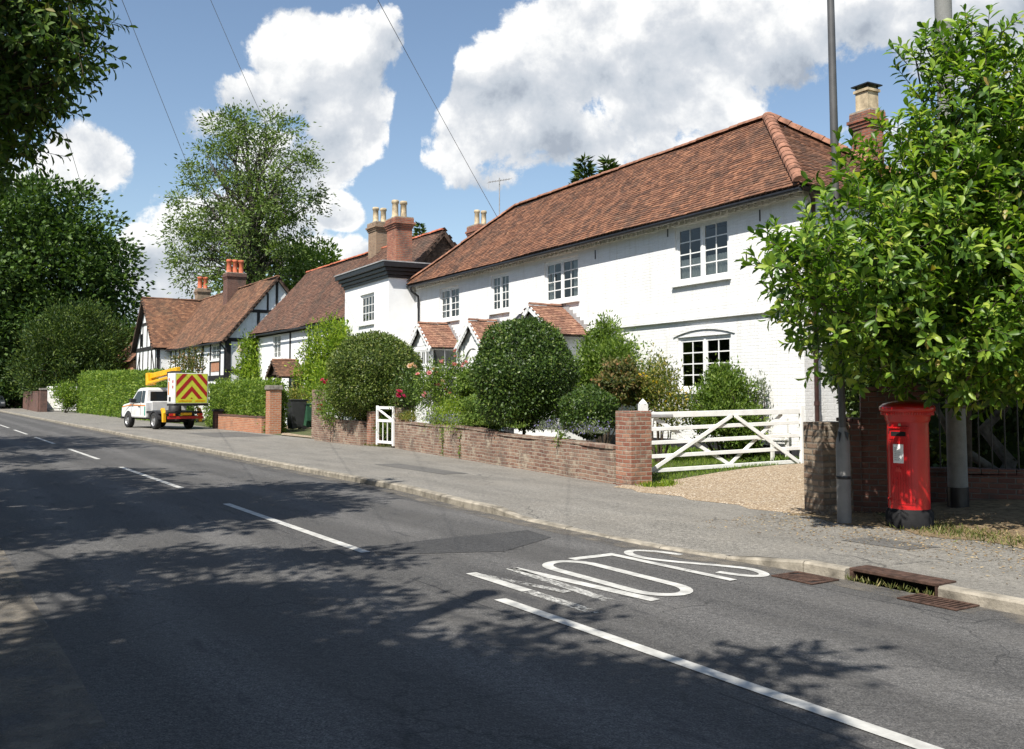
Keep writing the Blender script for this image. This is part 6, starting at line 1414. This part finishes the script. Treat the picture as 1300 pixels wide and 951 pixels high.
shade('large broadleaf tree on the near verge shading the middle of the road', (-9.5, 10.5, .1),
      [(100, 625, 2.0, 1.5), (230, 632, 1.6, 1.0), (325, 622, 1.1, .5), (400, 617, .7, .3), (450, 618, .35, .2), (60, 660, 1.8, 1), (190, 662, 1.5, .5), (290, 655, .8, 0), (20, 610, 3, 2), (370, 636, .6, .6)], 9.5, 330, 60, .24, .6, .35)
shade('large broadleaf tree on the near verge shading the far part of the road', (-22, 26, .1),
      [(40, 563, 2.6, 1), (90, 568, 2.0, .5), (0, 560, 4, 2), (130, 566, 1.4, .3), (20, 583, 2.2, 0), (-60, 566, 5, 1)], 10, 220, 60, .30, .8, .35)
shade('large broadleaf tree behind the camera shading the near part of the road', (-3.6, -1.6, .1),
      [(60, 740, 1.0, .8), (170, 715, .9, .5), (270, 710, .8, .3), (370, 708, .7, .2), (450, 706, .55, .1), (120, 800, 1.0, .5), (240, 780, 1.0, .3), (340, 765, .8, .2), (430, 745, .6, 0), (500, 712, .35, 0), (330, 840, 1.0, .4), (450, 855, .9, .3), (540, 870, .7, .5), (500, 800, .35, 0), (470, 770, .4, 0), (620, 880, .8, .4), (700, 850, .6, 0), (720, 900, 1.0, .5), (800, 880, .8, .2), (850, 920, .8, 0), (900, 850, .3, -.2), (975, 838, .25, -.3), (640, 815, .3, .2), (700, 790, .22, 0), (520, 900, 1.1, .6), (300, 900, 1.2, 1), (950, 930, .7, .2), (60, 860, 1.0, 1), (30, 690, .8, .6), (180, 850, 1.0, .8), (100, 920, 1.2, 1.2), (400, 930, 1.2, 1.1), (650, 930, 1.1, .9), (750, 960, 1.2, .8), (200, 760, .9, .6), (340, 800, .9, .6)], 7.2, 680, 42, .17, .34, .3)
# ================================================================== GARDEN PLANTS
def wallY(px):
    a = G(501, 568); b = G(786, 614.5); k = (px-650)/F; t = (k*a.y-a.x)/((b.x-a.x)-k*(b.y-a.y)); return a.y+(b.y-a.y)*t
def hz(px, Y): p = at(px, 500, Y); return gh(p.x, p.y)
def ball(name, label, px, py, Y, rx, rz, n, ls, mat, **k):
    p = at(px, py, Y); b_ = (p.x, p.y, gh(p.x, p.y)); return shrub(name, label, k.pop('cat', 'shrub'), tuple(p), (rx, k.pop('ry', rx), rz), n, ls, mat, base=b_, **k)
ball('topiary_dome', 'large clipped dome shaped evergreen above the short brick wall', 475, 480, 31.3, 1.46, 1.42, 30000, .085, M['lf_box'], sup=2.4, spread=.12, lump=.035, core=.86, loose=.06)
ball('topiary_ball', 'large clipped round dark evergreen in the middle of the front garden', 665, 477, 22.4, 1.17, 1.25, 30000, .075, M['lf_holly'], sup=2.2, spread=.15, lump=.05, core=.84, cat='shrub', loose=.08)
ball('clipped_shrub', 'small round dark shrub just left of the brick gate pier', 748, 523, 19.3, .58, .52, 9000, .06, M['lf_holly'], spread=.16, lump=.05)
ball('leafy_shrub', 'bright green leafy shrub against the left side of the round evergreen', 600, 488, 25.0, .47, .44, 3500, .08, M['lf_mid'], spread=.4, lump=.15)
ball('leafy_shrub', 'mid green bush low behind the garden wall, below left of the round evergreen', 620, 522, 24.0, .66, .55, 5500, .075, M['lf_mid'], spread=.35, lump=.12)
def cl(name, label, pts, ncl, nlf, ls, rc, mat, cat='plant', stems=14, **k):
    blobs = [bl(a, b, Y, rx, rz) for (a, b, Y, rx, rz) in pts]; bx_ = sum(b_[0][0] for b_ in blobs)/len(blobs); by_ = sum(b_[0][1] for b_ in blobs)/len(blobs)
    return clumpy(name, label, cat, blobs, ncl, nlf, ls, rc, mat, (bx_, by_, gh(bx_, by_)), stems=stems, **k)
cl('feathery_bush', 'yellow green feathery bush spilling over the garden wall', [(575, 525, 25.9, .62, .42), (558, 532, 26.6, .45, .36), (600, 520, 25.2, .5, .45), (566, 546, wallY(566)-.12, .16, .22), (585, 540, wallY(585)+.1, .35, .2)], 150, 44, .075, .22, M['lf_bright'], asp=.3)
cl('climbing_shrub', 'tall leafy climber beside the right hand bay porch of the long house', [(768, 430, 25.2, .35, .5), (760, 465, 25, .62, .7), (785, 455, 24.4, .5, .5), (745, 490, 25, .5, .5)], 260, 56, .10, .28, M['lf_mid'], cat='climber')
ball('leafy_shrub', 'bronze tinged leafy shrub behind the brick gate pier', 787, 487, 20.6, .50, .48, 5200, .085, M['lf_bronze'], spread=.45, lump=.15)
r_y = cl('flowering_bush', 'loose pale yellow flowering bush behind the hinge end of the five bar gate', [(838, 490, 20.4, .42, .5), (820, 500, 20.6, .3, .5), (855, 520, 20, .3, .4), (832, 465, 20.8, .15, .35)], 190, 40, .07, .22, M['lf_varieg'])
cl('window_shrub', 'bushy green shrub against the wall below the ground floor window behind the gate', [(922, 500, 20.6, .56, .46), (905, 525, 20.5, .58, .55), (938, 540, 20.5, .55, .55), (918, 482, 20.8, .35, .25)], 400, 60, .08, .2, M['lf_mid'], cat='shrub')
cl('grey_shrub', 'wispy grey green shrub right of the window shrub by the white wall', [(958, 510, 20.7, .22, .42), (962, 490, 20.8, .12, .3)], 40, 26, .07, .16, M['lf_grey'])
rr_ = cl('rose_bush', 'tall pink rose bush in front of the glazed porch', [(560, 480, 27, .58, .48), (585, 470, 27, .35, .5), (545, 500, 27.4, .5, .4), (572, 505, 26.8, .6, .35)], 130, 40, .085, .25, M['lf_mid'], stems=26)
def scatter(root, pts, mat, r, Y, n=1, jit=.12):
    P = []
    for (px, py) in pts:
        for _ in range(n): q = at(px, py, Y); P.append(q+Vector((random.gauss(0, jit), random.gauss(0, jit), random.gauss(0, jit*.7))))
    add_blooms(root, P, mat, r)
scatter(rr_, [(574, 452), (576, 460), (590, 462), (538, 473), (585, 478), (560, 462), (565, 497), (553, 488), (545, 505), (598, 466)], M['pink'], .085, 26.6, 2, .12)
scatter(rr_, [(523, 466), (528, 469), (552, 470), (563, 490)], M['blush'], .085, 26.8, 2, .08)
r2 = cl('rose_bush', 'dark leaved rose bush with magenta flower right of the dome shaped evergreen', [(520, 490, 29.2, .5, .6), (530, 505, 28.8, .4, .4), (512, 505, 28.9, .35, .35)], 70, 36, .085, .25, M['lf_holly'], stems=16)
scatter(r2, [(505, 499), (507, 502)], M['magenta'], .11, 28.5, 2, .05)
r3 = cl('rose_bush', 'rose bush with magenta and red flowers left of the dome shaped evergreen', [(415, 510, 32.8, .5, .6), (425, 525, 32.2, .5, .5), (438, 500, 32.5, .3, .4)], 80, 36, .09, .25, M['lf_mid'], stems=16)
scatter(r3, [(411, 483), (412, 486)], M['magenta'], .11, 32.6, 2, .05); scatter(r3, [(404, 512), (406, 515), (402, 520)], M['redfl'], .08, 32.6, 1, .05)
scatter(r_y, [(848, 500), (860, 498), (868, 502), (835, 485), (850, 515), (820, 480)], M['yellow'], .05, 20.0, 3, .1)
cl('climber', 'bright green climber on the brown roofed cottage beside the tower', [(425, 430, 41.5, .7, .8), (412, 455, 41.3, .9, .9), (400, 475, 41, .7, .7), (430, 455, 41, .6, .8), (415, 490, 40, .9, .7), (405, 425, 41.8, .4, .3)], 240, 46, .16, .4, M['lf_bright'], cat='climber')
cl('climber', 'bright green climbing shrub on the gable corner of the timber framed cottage', [(328, 450, 55.5, .9, 1.0), (335, 470, 55.3, 1.0, 1.0), (322, 478, 55.3, 1.1, .8), (330, 435, 55.6, .5, .4)], 190, 46, .20, .5, M['lf_bright'], cat='climber')
cl('garden_shrub', 'yellowish shrub behind the two wheelie bins', [(380, 503, 45, .8, .4), (392, 500, 44, .4, .5)], 70, 44, .11, .3, M['lf_varieg'], cat='shrub')
cl('garden_rose', 'thin rose bush in front of the timber framed cottage wall', [(238, 463, 56, 1.0, .7), (245, 452, 56.5, .5, .5)], 60, 26, .16, .4, M['lf_bronze'])
cl('roadside_bush', 'small light green bush between the boarded gate and the tall hedge', [(86, 505, 82, 1.1, 1.0), (82, 495, 82, .7, .6)], 90, 44, .22, .5, M['lf_hedge'], cat='bush')
cl('gateway_plant', 'leafy green plant seen through the wicket gate', [(489, 548, 29.9, .22, .30), (487, 538, 30.2, .15, .2)], 34, 22, .11, .16, M['lf_mid'])
cl('gateway_shrub', 'green shrub behind the wicket gate path', [(490, 520, 33, .8, .5), (500, 530, 33, .8, .5)], 80, 40, .1, .28, M['lf_mid'], cat='shrub')
# plants along the wall top
rng_ = random.Random(8)
def ontop(t): return G(501, 568).lerp(G(786, 614.5), t)
def walltop(name, label, t0, t1, n, ls, mat, hgt=.12, asp=.2, cat='wall plant', petals=None, z=.98):
    P = []; D = []
    for _ in range(n):
        q = ontop(t0+(t1-t0)*random.random()); P.append((q.x+random.gauss(0, .10), q.y+random.gauss(.1, .08), z+abs(random.gauss(0, hgt)))); D.append((random.gauss(0, .5), random.gauss(-.15, .5), random.gauss(.5, .5)))
    P = np.array(P); base = tuple(ontop((t0+t1)/2).xy)+(z-.04,); r = empty(name, base, 0, label, cat); leaves('foliage', P, D, ls, mat, r, asp, loc=base)
    if petals: k = max(60, n//3); idx = rng.permutation(len(P))[:k]; leaves('flowers', P[idx]+rng.normal(size=(k, 3))*.03+np.array([0, 0, .04]), rng.normal(size=(k, 3)), .035, petals, r, .8, loc=base)['kind'] = 'stuff'
    return r
walltop('wall_grass', 'yellow green grassy tuft on the left end of the long garden wall', .04, .13, 700, .12, M['lf_varieg'], .10, .12)
walltop('wall_plant', 'grey green plant with faded lilac flowers on the garden wall', .22, .42, 1000, .07, M['lf_grey'], .08, .3, petals=M['lav'])
walltop('wall_plant', 'low green plants on the garden wall under the round evergreen', .45, .70, 900, .07, M['lf_mid'], .05, .3)
walltop('lavender', 'bluish lavender flowers spilling over the garden wall near the brick gate pier', .76, .96, 1300, .07, M['lf_grey'], .09, .22, 'lavender', M['lav'])
def hang(label, px, py0, py1, Y, n):
    a = at(px, py0, Y); c = at(px, py1, Y); P = []
    t = rng.random(n); P = np.array(a)+(np.array(c)-np.array(a))*t[:, None]+rng.normal(size=(n, 3))*np.array([.07, .03, .05]); P[:, 1] -= .05
    o = leaves('hanging_ivy', P, rng.normal(size=(n, 3))+np.array([0, -.4, -.8]), .06, M['lf_mid'], asp=.6, loc=tuple(a)); tag(o, label, 'ivy')
hang('ivy strand hanging down the garden wall below the feathery bush', 566, 545, 582, wallY(566)-.15, 420); hang('short ivy trail on the garden wall right of the feathery bush', 587, 549, 580, wallY(587)-.15, 160)
hang('dark plant trailing down the wall below the lavender', 713, 548, 563, wallY(713)-.15, 150)
# lawn inside the gate
N = 9000; P = []
for _ in range(N):
    x = random.uniform(-2.6, .5); y = random.uniform(-4.3, -1.2); q = H.W(x, y); P.append((q.x, q.y, gh(q.x, q.y)))
o = leaves('lawn', P, rng.normal(size=(N, 3))*.4+np.array([0, 0, 1]), .07, M['lf_hedge'], asp=.14, loc=P[0]); tag(o, 'short green lawn behind the five bar gate', 'grass', kind='stuff')
N = 3000; P = []
for _ in range(N):
    x = random.uniform(-6, 0); q = H.W(x, -.15-abs(random.gauss(0, .3))); P.append((q.x, q.y, gh(q.x, q.y)))
o = leaves('border_plants', P, rng.normal(size=(N, 3))*.5+np.array([0, 0, .8]), .14, M['lf_mid'], asp=.3, loc=P[0]); tag(o, 'low green border plants along the foot of the white house wall', 'border plants', kind='stuff')
bench = empty('garden_bench', H.W(-.9, -.45, .35), H.rz, 'pale wooden bench against the white wall behind the five bar gate', 'bench'); BW = M['old_white']
for k in range(4): MB().box(-.65, .65, -.25+k*.12, -.16+k*.12, .42, .45).build('seat_slat', BW, bench)
for sx_ in (-1, 1):
    MB().box(sx_*.6-.03, sx_*.6+.03, -.24, -.18, 0, .42).build('leg', BW, bench); MB().box(sx_*.6-.03, sx_*.6+.03, .18, .24, 0, .88).build('leg', BW, bench)
for z in (.58, .74): MB().box(-.57, .57, .19, .22, z, z+.09).build('back_slat', BW, bench)
